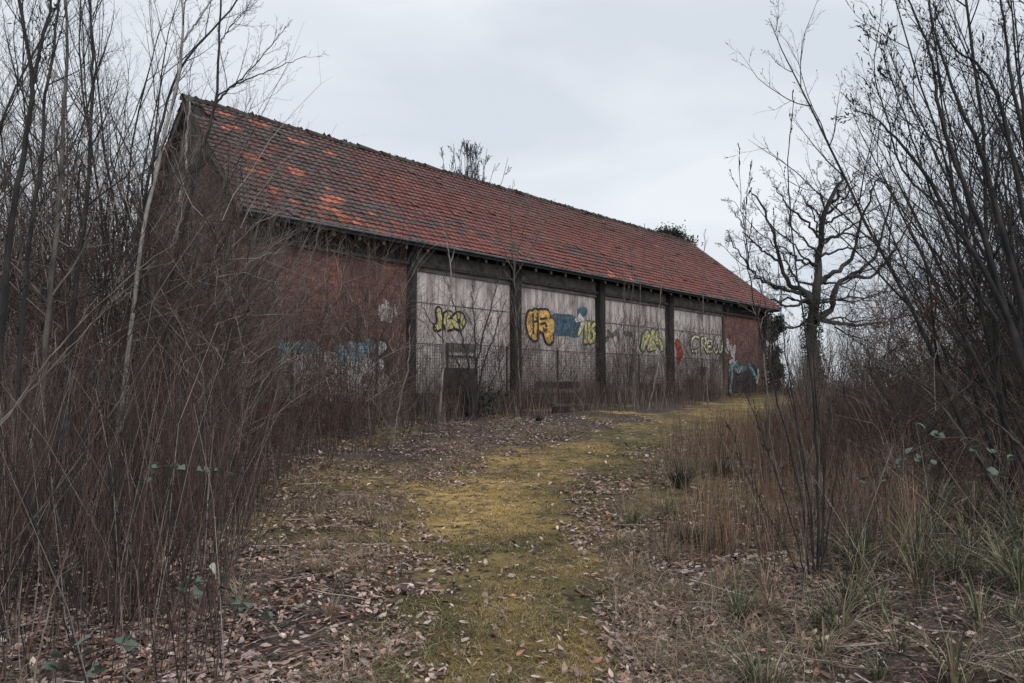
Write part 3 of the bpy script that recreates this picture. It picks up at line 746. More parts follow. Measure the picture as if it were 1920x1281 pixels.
WORD = {}
for L_, ws in ((SAPS, ["dark", "straight dark", "grey", "spreading grey", "tall dark", "reddish"]), (LEANL, ["dark", "many stemmed dark", "grey", "spreading grey"]), (LEANR, ["grey", "dark", "reddish"])):
    for v_, w_ in zip(L_, ws): WORD[v_[0].name] = w_
for L_, ws in ((SHRUB, ["grey", "reddish", "dark", "tan"]), (WHIP, ["reddish", "grey", "low reddish", "tan"])):
    for v_, w_ in zip(L_, ws): WORD[v_[0].name] = w_
AUTO = []
def put_tree(v, x, y, rz, s, label, cat, group, name="bare_sapling"):
    tr, cw, H = v
    r = empty(name, (x, y, G(x, y)), rz, label=label, cat=cat, group=group); r.scale = (s, s, s)
    obj("trunk", tr, r); obj("crown", cw, r); AUTO.append((r, WORD[tr.name])); return r
def put_shrub(v, x, y, rz, s, label, group, name="bare_shrub", cat="shrub"):
    o = obj(name, v[0]); o.location = (x, y, G(x, y)); o.rotation_euler = (0, 0, rz); o.scale = (s, s, s)
    AUTO.append((o, WORD[v[0].name])); return tag(o, label, cat, group)
R = random.Random(77)
def in_barn(x, y, mg=.5):
    q = np.array([x, y, 0]) - BO; u = q @ Uv; v = q @ Vv
    return -mg < u < LEN + mg and -.9 < v < 2 * HALF + mg
def keep_path(x, y, mg=1.15):
    c = np.interp(y, _pa[:, 1], _pa[:, 0]); hw = np.interp(y, _pa[:, 1], _pa[:, 2]); return abs(x - c) > hw * mg
def scatter(n, xr, yr, fn, pxr=None, mind=.25, mg=1.15, dens=None):
    pts = []; tries = 0
    while len(pts) < n and tries < n * 60:
        tries += 1
        y = math.sqrt(R.uniform(yr[0] ** 2, yr[1] ** 2))
        if pxr:
            x = (R.uniform(*pxr(y)) - 960) / FPX * y
        else: x = R.uniform(*xr)
        if in_barn(x, y) or not keep_path(x, y, mg): continue
        if any((x - a) ** 2 + (y - b) ** 2 < mind ** 2 for a, b in pts): continue
        pts.append((x, y)); fn(x, y)
    return pts
# left thicket, tall saplings (silhouettes against the sky)
scatter(32, None, (7.5, 16), lambda x, y: put_tree(R.choice(SAPS + LEANR[:1]), x, y, R.uniform(-.6, .6), R.uniform(.75, 1.1), "tall thin bare sapling in the dense thicket left of the barn gable", "sapling", "tall saplings in the left thicket"),
        pxr=lambda y: (-260, 300 - (y < 9) * 60), mind=.6)
scatter(26, None, (15, 30), lambda x, y: put_tree(R.choice(SAPS), x, y, R.uniform(0, 6.28), R.uniform(.7, 1.0), "distant bare sapling far left behind the barn gable", "sapling", "saplings far behind the left thicket"),
        pxr=lambda y: (-150, 255), mind=.7)
scatter(9, None, (8.5, 17), lambda x, y: put_tree(R.choice([SAPS[2], SAPS[3], SAPS[5], LEANR[2]]), x, y, R.uniform(-.8, .8), R.uniform(.42, .6), "small bare sapling in front of the near corner of the barn", "sapling", "small saplings before the near barn corner"),
        pxr=lambda y: (330, 640), mind=.7)
scatter(56, None, (4.0, 17), lambda x, y: put_shrub(R.choice(SHRUB if y > 8 else SHRUB[1:3]), x, y, R.uniform(0, 6.28), R.uniform(.6, 1.1) * min(1, .55 + y / 18), "bare tangled shrub in the thicket left of the mossy path", "shrubs in the left thicket"),
        pxr=lambda y: (-250, 300 + min(max(y - 4, 0), 9) * 24), mind=.45, mg=1.6)
scatter(72, None, (4.2, 20), lambda x, y: put_shrub(R.choice(WHIP), x, y, R.uniform(0, 6.28), R.uniform(.5, .85) * (.52 if x / y * 1400 + 960 > 470 else 1), "clump of thin straight shoots at the edge of the left thicket", "shoot clumps left of the path", "shoot_clump"),
        pxr=lambda y: (-100, 400 + min(max(y - 4, 0), 14) * 25), mind=.35, mg=1.5)
scatter(11, None, (11, 19), lambda x, y: put_shrub(R.choice([SHRUB[0], SHRUB[3], WHIP[1], WHIP[3]]), x, y, R.uniform(0, 6.28), R.uniform(.8, 1.35), "tall bare shrub before the left brick wall of the barn", "tall shrubs before the left brick wall"),
        pxr=lambda y: (280, 540), mind=.5, mg=1.3)
# strip in front of the barn
def strip():
    n = 0
    while n < 34:
        u = R.uniform(2, LEN + 1); v = -R.uniform(.8, 3.4); p = B(u, v, 0)
        if not keep_path(p[0], p[1], .8): continue
        if u > 26 and R.random() < .7: continue
        put_shrub(R.choice(WHIP + SHRUB[:2]), p[0], p[1], R.uniform(0, 6.28), R.uniform(.55, .95), "bare shrub growing along the foot of the barn wall before the mesh fence", "shrubs along the barn foot"); n += 1
strip()
for i in range(16):
    u = R.uniform(6, LEN - 3); p = B(u, -R.uniform(.9, 2.4), 0)
    put_tree(R.choice([SAPS[2], SAPS[3], SAPS[0]]), p[0], p[1], R.uniform(0, 6.28), R.uniform(.5, .72), "slender grey sapling rising in front of the pale wall panels", "sapling", "saplings before the barn panels")
scatter(9, None, (9, 16), lambda x, y: put_tree(R.choice([SAPS[2], SAPS[3], SAPS[0], LEANR[0]]), x, y, R.uniform(-.8, .8), R.uniform(.66, .9), "thin bare sapling rising in front of the gable and the left end of the roof", "sapling", "thin saplings before the gable"),
        pxr=lambda y: (235, 470), mind=.6)
scatter(22, None, (13.5, 19.5), lambda x, y: put_shrub(R.choice(WHIP + SHRUB[1:3]), x, y, R.uniform(0, 6.28), R.uniform(.35, .6), "low clump of dry shoots between the path and the mesh fence", "low shoots before the fence", "shoot_clump"),
        pxr=lambda y: (640, 860), mind=.4, mg=1.25)
# right side
scatter(20, None, (6, 13), lambda x, y: put_tree(R.choice(LEANL[:2]), x, y, R.uniform(-.4, .4), R.uniform(.7, 1.05), "tall bare willow sapling leaning left at the right edge of the clearing", "sapling", "leaning saplings at the right edge"),
        pxr=lambda y: (1890, 2350), mind=.6)
scatter(34, None, (10, 26), lambda x, y: put_tree(R.choice(LEANL[2:] + SAPS[2:4]), x, y, R.uniform(-.5, .5), R.uniform(.4, .62), "bare sapling in the mid distance right of the great bare tree", "sapling", "mid distance saplings on the right"),
        pxr=lambda y: (1600 + R.random() * 250, 2050), mind=.7)
scatter(44, None, (6, 20), lambda x, y: put_shrub(R.choice(WHIP + SHRUB), x, y, R.uniform(0, 6.28), R.uniform(.4, .6) + max(y - 7, 0) * .025, "bare brown shrub in the undergrowth right of the mossy path", "shrubs right of the path"),
        pxr=lambda y: (1500, 2000), mind=.45, mg=1.7)
scatter(64, None, (22, 44), lambda x, y: put_shrub(R.choice(SHRUB + WHIP[:2]), x, y, R.uniform(0, 6.28), R.uniform(.75, 1.15), "low bare bush in the far scrub right of the barn", "far scrub bushes right of the barn"),
        pxr=lambda y: (1470, 2000), mind=.6, mg=1.4)

scatter(13, None, (38, 46), lambda x, y: put_shrub(R.choice(SHRUB), x, y, R.uniform(0, 6.28), R.uniform(1.3, 1.8), "tall bare bush around the foot of the great bare tree", "tall bushes under the great tree"),
        pxr=lambda y: (1470, 1660), mind=.7, mg=1.1)
# ------------------------------------------------------------------ individually placed stems
def smooth_px(px, Y, n=MS[0]):
    """px: list of (x,y[,dY]) -> n points, Catmull-Rom"""
    a = [P(q[0], q[1], Y + (q[2] if len(q) > 2 else 0)) for q in px]
    a = [2 * a[0] - a[1]] + a + [2 * a[-1] - a[-2]]; a = np.array(a); k = len(a) - 3; o = []
    for i in range(n):
        t = i / (n - 1) * k; j = min(int(t), k - 1); t -= j; p0, p1, p2, p3 = a[j:j + 4]
        o.append(.5 * ((2 * p1) + (p2 - p0) * t + (2 * p0 - 5 * p1 + 4 * p2 - p3) * t * t + (3 * p1 - p0 - 3 * p2 + p3) * t ** 3))
    return np.array(o)
def hero(name, label, cat, Y, stems, mt, pr, seed, kid=12, t0=.2, bud=0.0, group=None, mt2=None, ground=True, klen=None):
    """stems: list of (px list, r_base, r_tip)"""
    rg = np.random.RandomState(seed); out = {0: [], 1: [], 2: [], 3: []}; tr = []
    for st in stems:
        px, rb, rt = st[:3]
        pts = smooth_px(px, Y, 26); n = len(pts)
        rad = (rb + (rt - rb) * np.linspace(0, 1, n) ** .8) * .8
        pts = pts + rg.normal(size=pts.shape) * .004 * Y * .2
        tr.append((0, pts, rad)); L = np.linalg.norm(np.diff(pts, axis=0), axis=1).sum()
        kids(rg, out, pts, rad * 1.0, (klen or L), 0, pr, t0=(st[3] if len(st) > 3 else t0), n=kid)
    base = tr[0][1][0].copy(); root = empty(name, tuple(base), 0, label=label, cat=cat, group=group)
    sh = lambda L: [(l, p - base, r) for l, p, r in L]
    cw = [(l, p, r) for l in (1, 2, 3) for p, r in out[l]]
    b = buds(rg, out, bud, .012) if bud else None
    if b is not None: b = (b[0] - base, b[1])
    obj("trunk", to_mesh("trunk", sh(tr), mt), root)
    c = to_mesh("crown", sh(cw), mt2 or mt, b)
    if c: obj("crown", c, root)
    return root
def toground(px, py, Y):
    return (px, py)
def gpx(px, Y):
    """photo y of the ground under pixel column px at distance Y"""
    x = (px - 960) / FPX * Y; return proj((x, Y, G(x, Y) - .05))[1]
def base(px, Y): return (px, gpx(px, Y))
HP = dict(PR_SAP, n=[15, 6, 3], len=[.22, .42, .5], ang=.65, rk=.009)
hero("bare_sapling", "dark forked sapling at the far left edge of the thicket", "sapling", 5.2, [([base(-30, 5.2), (-5, 700), (18, 440), (42, 300), (60, 165), (45, 60), (28, -60)], .035, .012), ([(60, 165), (78, 80), (108, -60)], .017, .009)], M_dark, HP, 101, 14, bud=.15)
hero("bare_sapling", "slender dark sapling standing second from the left edge", "sapling", 6.0, [([base(20, 6), (40, 640), (58, 420), (78, 300), (84, 190), (106, 60), (112, -60)], .026, .010)], M_dark, HP, 102, 18, bud=.15)
hero("bare_sapling", "upright olive grey sapling with a straight stem at left", "sapling", 6.4, [([base(60, 6.4), (86, 640), (110, 400), (118, 240), (126, 100), (118, -60)], .034, .012)], M_grey, HP, 103, 18)
hero("bare_sapling", "straight thin dark sapling left of the pale birch trunk", "sapling", 7.0, [([base(110, 7), (140, 560), (160, 400), (172, 220), (173, 80), (164, -60)], .032, .012)], M_dark, HP, 104, 18)
hero("birch_sapling", "pale barked leaning birch trunk crossing in front of the gable", "birch", 7.4,
     [([base(160, 7.4), (205, 900), (235, 700), (262, 470), (300, 300), (326, 180), (343, 78), (338, -60)], .036, .013, .35), ([(343, 78), (372, 36), (412, -20), (430, -60)], .014, .006, .1)], M_pale, dict(HP, len=[.2, .4, .5]), 105, 16, mt2=M_dark)
hero("bare_sapling", "dark sapling whose branches reach over the ridge to the right", "sapling", 9.0,
     [([base(300, 9), (320, 560), (350, 400), (380, 280), (406, 182), (411, 60), (420, -60)], .045, .012, .35), ([(400, 200), (440, 160), (500, 135), (575, 104)], .020, .004, .1), ([(406, 182), (450, 150), (500, 95), (536, 50)], .014, .004, .1), ([(411, 80), (440, 40), (480, 0)], .01, .004, .1)], M_dark, dict(HP, len=[.25, .42, .5]), 106, 11, klen=2.6)
hero("bare_sapling", "slim dark sapling leaning towards the barn ridge", "sapling", 8.0, [([base(215, 8), (240, 560), (265, 400), (300, 240), (345, 120), (430, 20), (470, -40)], .032, .008, .2)], M_dark, dict(HP, len=[.22, .42, .5]), 107, 16)
hero("bare_sapling", "thin grey sapling beside the gable with a knobbly pale stem", "sapling", 11.5, [([base(300, 11.5), (318, 560), (330, 420), (345, 330), (352, 240), (356, 190)], .05, .015, .3)], M_pale, dict(HP, len=[.12, .4, .5]), 108, 12)
SWP = dict(HP, n=[10, 4, 0], lv=2, len=[.25, .4, .4], ang=.5)
for i, (L, Y, mt_, lb) in enumerate([
    ([(-120, 950), (20, 770), (120, 640), (240, 520), (330, 455)], 3.4, M_tan, "tan cane sweeping up to the right in the left foreground, the uppermost one"),
    ([(-100, 900), (60, 730), (180, 600), (262, 520)], 3.8, M_tan, "short tan cane arching across the left foreground thicket"),
    ([(-60, 1120), (120, 900), (260, 700), (340, 560), (360, 500)], 4.2, M_grey, "grey cane leaning right in the left foreground thicket"),
    ([(0, 1281), (150, 1120), (330, 990), (520, 870), (640, 800)], 4.6, M_red, "reddish cane reaching low across the left thicket"),
    ([(60, 1290), (90, 1150), (112, 1080), (128, 1030)], 3.6, M_tan, "short orange cane standing at the lower left corner"),
    ([(150, 1285), (230, 1180), (350, 1080), (500, 1000), (610, 900)], 4.4, M_dark, "dark bramble cane low across the left foreground")]):
    hero("arching_cane", lb, "cane", Y, [(L, .007 if mt_ != M_grey else .010, .002)], mt_, SWP, 120 + i, 7)
# stems before the barn
BR = dict(HP, ang=.38, up=.1, len=[.3, .45, .5], n=[18, 7, 3])
hero("birch_sapling", "tall slender birch standing before the second dark post", "birch", 21.5, [([base(978, 21.5), (970, 640), (964, 540), (960, 450), (955, 350)], .05, .01, .3), ([(966, 520), (935, 440), (915, 395)], .02, .006, .1), ([(966, 520), (1010, 440), (1032, 400)], .02, .006, .1), ([(964, 500), (985, 420), (992, 385)], .02, .006, .1)], M_grey, BR, 131, 13, bud=.6, mt2=M_tan, klen=3.4)
hero("birch_sapling", "pale forked sapling before the first pale panel", "birch", 19.5, [([base(822, 19.5), (832, 680), (838, 600), (846, 530), (842, 480), (832, 430)], .045, .012, .45), ([(845, 490), (860, 450), (866, 435)], .015, .006)], M_pale, dict(BR, len=[.2, .4, .4]), 132, 8, mt2=M_grey)
hero("elder_bush", "large dark spreading bush in front of the first pale panel", "bush", 20.5, [([base(885, 20.5), (890, 700), (905, 640), (925, 560), (940, 505)], .055, .012), ([base(888, 20.5), (880, 690), (862, 620), (850, 560), (830, 520)], .05, .01), ([base(890, 20.5), (905, 690), (930, 620), (950, 560)], .05, .01), ([base(884, 20.5), (868, 700), (830, 640), (800, 590), (788, 560)], .04, .01), ([base(890, 20.5), (892, 640), (885, 560), (888, 510)], .045, .01), ([base(892, 20.5), (930, 700), (956, 640)], .03, .01)], M_dark, dict(HP, n=[14, 7, 4], len=[.3, .45, .5], ang=.7), 133, 14)
hero("bare_sapling", "thin pale sapling with three prongs before the left brick wall", "sapling", 13.5, [([base(694, 13.5), (690, 700), (689, 620), (692, 540), (693, 455)], .022, .005, .9), ([(689, 615), (665, 560), (645, 515)], .009, .004, .9), ([(688, 620), (705, 585), (717, 555)], .009, .004, .9), ([(689, 645), (672, 610), (660, 580)], .009, .004, .9)], M_tan, HP, 134, 1)
hero("bare_sapling", "pale bent stem rising beside the first dark post", "sapling", 13.5, [([base(735, 13.5), (748, 760), (762, 700), (768, 650), (767, 610)], .016, .006, .6)], M_pale, HP, 135, 2)
hero("bare_sapling", "grey sapling with spreading forks before the near barn corner", "sapling", 12.5, [([base(500, 12.5), (520, 740), (545, 640), (560, 560), (585, 480), (600, 420)], .03, .008, .3), ([(548, 630), (520, 560), (512, 480), (505, 410)], .016, .006, .2), ([(560, 560), (610, 500), (650, 440)], .014, .005, .2)], M_grey, HP, 136, 14, mt2=M_grey)
hero("bare_sapling", "pale leaning sapling in the middle of the left thicket", "sapling", 8.5, [([base(385, 8.5), (410, 940), (440, 830), (470, 760), (505, 700), (560, 640)], .02, .007, .3), ([(452, 800), (462, 700), (448, 620), (430, 540)], .01, .005, .2)], M_pale, HP, 137, 8)
for i, (a, b_) in enumerate([(1160, .8), (1172, .9), (1186, .7)]):
    hero("bare_sapling", ["left", "middle", "right"][i] + " one of three parallel grey stems before the third pale panel", "sapling", 25, [([base(a, 25), (a + 3, 690), (a + 9, 620), (a + 12 + 4 * i, 560 - 30 * i), (a + 8 + 9 * i, 470 - 25 * i)], .03 * b_, .01, .4)], M_grey, BR, 140 + i, 9, klen=2.5, mt2=M_grey)
hero("birch_sapling", "white barked crooked sapling before the fourth dark post", "birch", 25, [([base(1214, 25), (1226, 720), (1238, 660), (1232, 600), (1240, 540), (1248, 470)], .035, .01, .5)], M_pale, BR, 145, 8, klen=2.2, mt2=M_grey)
hero("bare_sapling", "tall thin sapling before the last pale panel", "sapling", 26, [([base(1330, 26), (1322, 680), (1318, 600), (1320, 500), (1322, 430)], .03, .01, .4)], M_grey, BR, 146, 12, klen=2.6)
hero("bare_sapling", "thin forked sapling in front of the right brick wall", "sapling", 17, [([base(1445, 17), (1432, 660), (1418, 590), (1395, 540), (1380, 480)], .022, .007, .4), ([(1425, 620), (1440, 560), (1436, 480)], .012, .005, .3)], M_tan, HP, 147, 9)
# shoot clump right of the path
SH = dict(HP, n=[9, 3, 0], lv=2, ang=.3, len=[.16, .4, .4], up=.1)
hero("willow_clump", "tall upright shoots rising from one base right of the mossy path", "shrub", 5.4,
     [([base(1532, 5.4), (1534, 900), (1520, 700), (1490, 480), (1478, 330), (1488, 190)], .014, .003, .45), ([base(1520, 5.4), (1500, 920), (1450, 720), (1412, 560), (1394, 420), (1385, 290)], .011, .002, .45), ([(1404, 500), (1398, 400), (1410, 300)], .006, .002, .4),
      ([base(1528, 5.4), (1520, 960), (1495, 800), (1470, 640), (1462, 520), (1450, 420)], .010, .002, .4), ([base(1540, 5.4), (1545, 900), (1530, 740), (1524, 560), (1530, 470)], .011, .002, .4), ([base(1515, 5.4), (1478, 960), (1430, 820), (1392, 720)], .008, .002, .4),
      ([base(1536, 5.4), (1560, 940), (1578, 800), (1590, 640), (1600, 560)], .008, .002, .4), ([base(1512, 5.4), (1460, 1000), (1405, 900), (1370, 800)], .006, .002, .4), ([base(1530, 5.4), (1508, 900), (1480, 740), (1440, 600), (1420, 480)], .007, .002, .4), ([base(1530, 5.4), (1540, 1000), (1548, 860), (1560, 740)], .006, .002, .4)],
     M_dark, SH, 150, 7, bud=.5)
# leaning willow on the right edge
WL = dict(HP, n=[16, 6, 4], len=[.24, .45, .5], ang=.5, up=.07)
hero("leaning_willow", "large dark willow leaning in from the right edge with fanned branches", "tree", 5.4,
     [([base(2080, 5.4), (1990, 900), (1915, 660), (1850, 520), (1774, 394), (1718, 303), (1671, 250), (1640, 222), (1602, 205)], .040, .003, .35), ([(1960, 820), (1880, 560), (1830, 400), (1785, 290), (1760, 200), (1749, 119), (1722, 45), (1680, -40)], .032, .006, .25),
      ([(1990, 900), (1930, 620), (1865, 384), (1843, 290), (1815, 231), (1787, 166), (1752, 60), (1740, -40)], .034, .007, .25), ([(2010, 860), (1955, 560), (1915, 375), (1874, 194), (1834, 122), (1790, 90), (1750, 20)], .032, .005, .25),
      ([(2030, 820), (1960, 480), (1925, 300), (1896, 150), (1884, 60), (1870, -60)], .03, .008, .2), ([(1774, 394), (1700, 330), (1665, 230), (1640, 130), (1655, 0)], .012, .003, .2), ([(1870, 600), (1790, 470), (1735, 330), (1690, 200), (1640, 60)], .016, .003, .3)],
     M_dark, WL, 160, 12, bud=.25, klen=3.0)
hero("leaning_willow", "second willow leaning left low across the right undergrowth", "tree", 6.4,
     [([base(1930, 6.4), (1860, 900), (1780, 780), (1680, 690), (1600, 660)], .02, .004, .3), ([base(1990, 6.4), (1930, 860), (1860, 790), (1800, 740), (1740, 680)], .02, .004, .3), ([base(1900, 6.4), (1800, 960), (1700, 880), (1655, 820), (1600, 700)], .018, .004, .3)], M_grey, SWP, 161, 9)

# ------------------------------------------------------------------ the great bare tree
def great_tree():
    Y = 48; rg = np.random.RandomState(200)
    pr = dict(wob=.13, up=.05, lv=3, n=[7, 9, 6], t0=[.15, .1, .1], ang=.75, len=[.38, .5, .55], rk=.02, rmin=.0075)
    st = [([base(1530, Y), (1524, 690), (1524, 610), (1532, 540), (1536, 480), (1548, 400), (1572, 345), (1580, 330)], .52, .06, .45),
          ([(1522, 570), (1510, 548), (1480, 535), (1462, 490), (1452, 440), (1430, 390), (1410, 360)], .26, .04, .1),
          ([(1500, 550), (1460, 540), (1420, 520), (1390, 480), (1362, 440)], .14, .03, .15),
          ([(1528, 600), (1560, 580), (1562, 545), (1590, 520), (1620, 500), (1645, 470), (1665, 400), (1672, 350)], .26, .04, .2),
          ([(1536, 530), (1565, 510), (1600, 480), (1612, 420), (1640, 350), (1650, 325)], .22, .03, .2),
          ([(1590, 520), (1640, 515), (1670, 480), (1700, 430), (1720, 380)], .14, .03, .2),
          ([(1534, 500), (1500, 490), (1480, 470), (1450, 450)], .13, .03, .2), ([(1540, 450), (1515, 420), (1480, 390), (1450, 350)], .12, .03, .2),
          ([(1545, 420), (1530, 395), (1505, 375)], .10, .03, .2), ([(1540, 460), (1575, 440), (1620, 445), (1650, 440)], .11, .03, .2),
          ([(1552, 400), (1575, 380), (1600, 350), (1602, 320)], .10, .03, .2),
          ([(1540, 600), (1580, 608), (1630, 608), (1680, 595), (1720, 560)], .18, .04, .2), ([(1524, 565), (1540, 560), (1600, 565), (1650, 550)], .10, .03, .2),
          ([(1515, 560), (1480, 575), (1440, 560), (1400, 555), (1370, 570)], .11, .03, .2), ([(1462, 490), (1430, 470), (1400, 440), (1380, 400)], .09, .03, .2)]
    for (x0, y0), (x1, y1) in [((1524, 560), (1352, 455)), ((1524, 575), (1345, 520)), ((1528, 530), (1368, 372)), ((1534, 500), (1402, 345)), ((1538, 480), (1440, 325)), ((1545, 440), (1488, 322)), ((1552, 400), (1530, 310)), ((1560, 380), (1560, 300)),
                               ((1560, 380), (1612, 298)), ((1548, 420), (1655, 305)), ((1545, 450), (1700, 335)), ((1540, 480), (1722, 400)), ((1536, 530), (1735, 450)), ((1530, 570), (1740, 520)), ((1530, 600), (1735, 585)), ((1528, 600), (1690, 640)), ((1524, 600), (1375, 600))]:
        mx_, my_ = x0 + (x1 - x0) * .45, y0 + (y1 - y0) * .45; k_ = rg.uniform(6, 20)
        st.append(([(x0, y0), (x0 + (x1 - x0) * .22, y0 + (y1 - y0) * .12 + rg.uniform(-8, 14)), (mx_ + rg.uniform(-10, 10), my_ + k_), (x0 + (x1 - x0) * .75 + rg.uniform(-10, 10), y0 + (y1 - y0) * .68 + k_ * .5), (x1, y1)], .10, .012, .2))
    out = {0: [], 1: [], 2: [], 3: []}; tr = []
    for px, rb, rt, t0 in st:
        pts = smooth_px([(q[0], q[1], rg.uniform(-.6, .6)) if k else q for k, q in enumerate(px)], Y, 22)
        pts[1:] += rg.normal(size=pts[1:].shape) * .06
        rad = rb + (rt - rb) * np.linspace(0, 1, len(pts)) ** .7
        tr.append((0, pts, rad)); L = np.linalg.norm(np.diff(pts, axis=0), axis=1).sum()
        kids(rg, out, pts, rad, min(L, 6.0), 0, pr, t0=t0, n=9)
    b0 = tr[0][1][0].copy()
    r = empty("great_bare_tree", tuple(b0), 0, label="great gnarled bare oak with ivy clad trunk beyond the right end of the barn", cat="tree")
    sh = lambda L: [(l, p - b0, q) for l, p, q in L]
    obj("trunk", to_mesh("trunk", sh(tr), M_dark), r)
    obj("crown", to_mesh("crown", sh([(l, p, q) for l in (1, 2, 3) for p, q in out[l]]), M_dark), r)
    # ivy on the trunk
    V, F, C = leaf_cloud(rg, 2600, lambda n: ivy_pts(rg, n, tr[0][1][:9] - b0), .08, np.array([.022, .034, .022]))
    obj("ivy", np_mesh("ivy", V, F, M_ivy, C), r)
def ivy_pts(rg, n, line):
    k = rg.uniform(0, len(line) - 1.01, n); i = k.astype(int); f = (k - i)[:, None]
    c = line[i] * (1 - f) + line[i + 1] * f; a = rg.uniform(0, 6.28, n); r = rg.uniform(.4, .72, n)
    return c + np.stack([np.cos(a) * r, np.sin(a) * r, rg.uniform(-.2, .2, n)], 1)
def leaf_cloud(rg, n, fn, size, col, cv=.5):
    c = fn(n); n = len(c); A = rg.normal(size=(n, 3)); A /= np.linalg.norm(A, axis=1, keepdims=True); Bq = np.cross(A, rg.normal(size=(n, 3))); Bq /= np.linalg.norm(Bq, axis=1, keepdims=True)
    s = size * rg.uniform(.6, 1.3, (n, 1)); A *= s; Bq *= s * .7
    V = np.stack([c - A, c + Bq * .8, c + A, c - Bq * .8], 1).reshape(-1, 3)
    F = np.arange(4 * n).reshape(-1, 4); C = np.repeat(col * rg.uniform(1 - cv, 1 + cv, (n, 1)), 4, 0)
    return V, F, C
great_tree()
# tree behind the ridge
def back_tree(px, Y, top, wpx, seed, label, name="bare_tree"):
    rg = np.random.RandomState(seed); x = (px - 960) / FPX * Y; g = G(x, Y); H = P(px, top, Y)[2] - g; wd = wpx / FPX * Y / 2
    out = {0: [], 1: [], 2: [], 3: []}; pr = dict(wob=.07, up=.06, lv=3, n=[6, 8, 5], t0=[.45, .15, .1], ang=.5, len=[.3, .5, .5], rk=.016, rmin=.009)
    for i in range(30):
        a = rg.uniform(0, 6.28); s = rg.uniform(.05, 1)
        zf = H * .55; pts = np.array([[0, 0, -.2], [0, 0, H * .3], [math.cos(a) * s * wd * .3, math.sin(a) * s * wd * .3, zf], [math.cos(a) * s * wd, math.sin(a) * s * wd, H * (1 - .05 * s - .03 * rg.rand())]])
        t = np.linspace(0, 3, 14); pts = np.stack([np.interp(t, range(4), pts[:, k]) for k in range(3)], 1); pts[3:] += rg.normal(size=pts[3:].shape) * .06
        rad = .07 * (1 - np.linspace(0, 1, 14)) + .012; out[0].append((pts, rad)); kids(rg, out, pts, rad, H * .5, 0, pr, t0=.5)
    r = empty(name, (x, Y, g), 0, label=label, cat="tree")
    obj("trunk", to_mesh("trunk", [(0, p, q) for p, q in out[0]], M_dark), r)
    obj("crown", to_mesh("crown", [(l, p, q) for l in (1, 2, 3) for p, q in out[l]], M_dark), r)
back_tree(880, 46, 268, 150, 211, "bare tree whose crown shows above the middle of the roof ridge")
# evergreen clump beyond the ridge
def evergreen():
    Y = 50; c = P(1252, 452, Y); rg = np.random.RandomState(5); g = G(c[0], c[1]); H = P(1262, 431, Y)[2] - g
    r = empty("evergreen_tree", (c[0], c[1], g), 0, label="dark evergreen crown showing above the far end of the roof ridge", cat="tree")
    v, f = tubes(np.array([[[0, 0, -.2], [.1, 0, H * .5], [0, .1, H * .9]]]), np.array([[.3, .2, .06]]), 7); obj("trunk", np_mesh("trunk", v, f, M_dark), r)
    def fn(n):
        k = 46; cc = rg.normal(size=(k, 3)) * np.array([.55, .6, .7]); cc[:, 2] = H - .45 - np.abs(cc[:, 2]) - .45 * cc[:, 0] ** 2; i = rg.randint(0, k, n)
        return cc[i] + rg.normal(size=(n, 3)) * .32
    V, F, C = leaf_cloud(rg, 14000, fn, .09, np.array([.030, .040, .026]), .6); obj("crown", np_mesh("crown", V, F, M_ivy, C), r)
evergreen()
# ivy at the far corner; its dark mass also stands in for overhang shade
def ivy_bush(u, v, w, h, seed, label, n, name="ivy_bush", size=.09, col=(.022, .03, .024)):
    rg = np.random.RandomState(seed); p = B(u, v, 0); g = G(p[0], p[1])
    r = empty(name, (p[0], p[1], g), math.pi / 2 - TH, label=label, cat="bush")
    st = [np.array([[0, 0, -.1], [rg.uniform(-.3, .3) * w, rg.uniform(-.3, .3) * w, h * .5], [rg.uniform(-.45, .45) * w, rg.uniform(-.3, .3) * w, h * rg.uniform(.8, 1)]]) for _ in range(14)]
    vv, f = tubes(np.array(st), np.tile([.05, .03, .008], (14, 1)), 4); obj("trunk", np_mesh("trunk", vv, f, M_dark), r)
    def fn(n):
        k = 40; cc = np.stack([rg.uniform(-.45, .45, k) * w, rg.uniform(-.4, .4, k) * w * .8, rg.uniform(.0, .93, k) * h], 1); i = rg.randint(0, k, n); return cc[i] + rg.normal(size=(n, 3)) * w * .12
    V, F, C = leaf_cloud(rg, n, fn, size, np.array(col), .6); obj("crown", np_mesh("crown", V, F, M_ivy, C), r)
ivy_bush(LEN - .75, .25, 1.3, 4.9, 3, "dark ivy mass doubling as overhang shade at the far right corner of the barn", 12000, size=.06)
ivy_bush(wall(885, 700, -2.6)[0], -2.6, 1.9, .75, 6, "dark bramble heap in front of the first pale panel", 1500, "bramble_heap", size=.05, col=(.03, .04, .034))
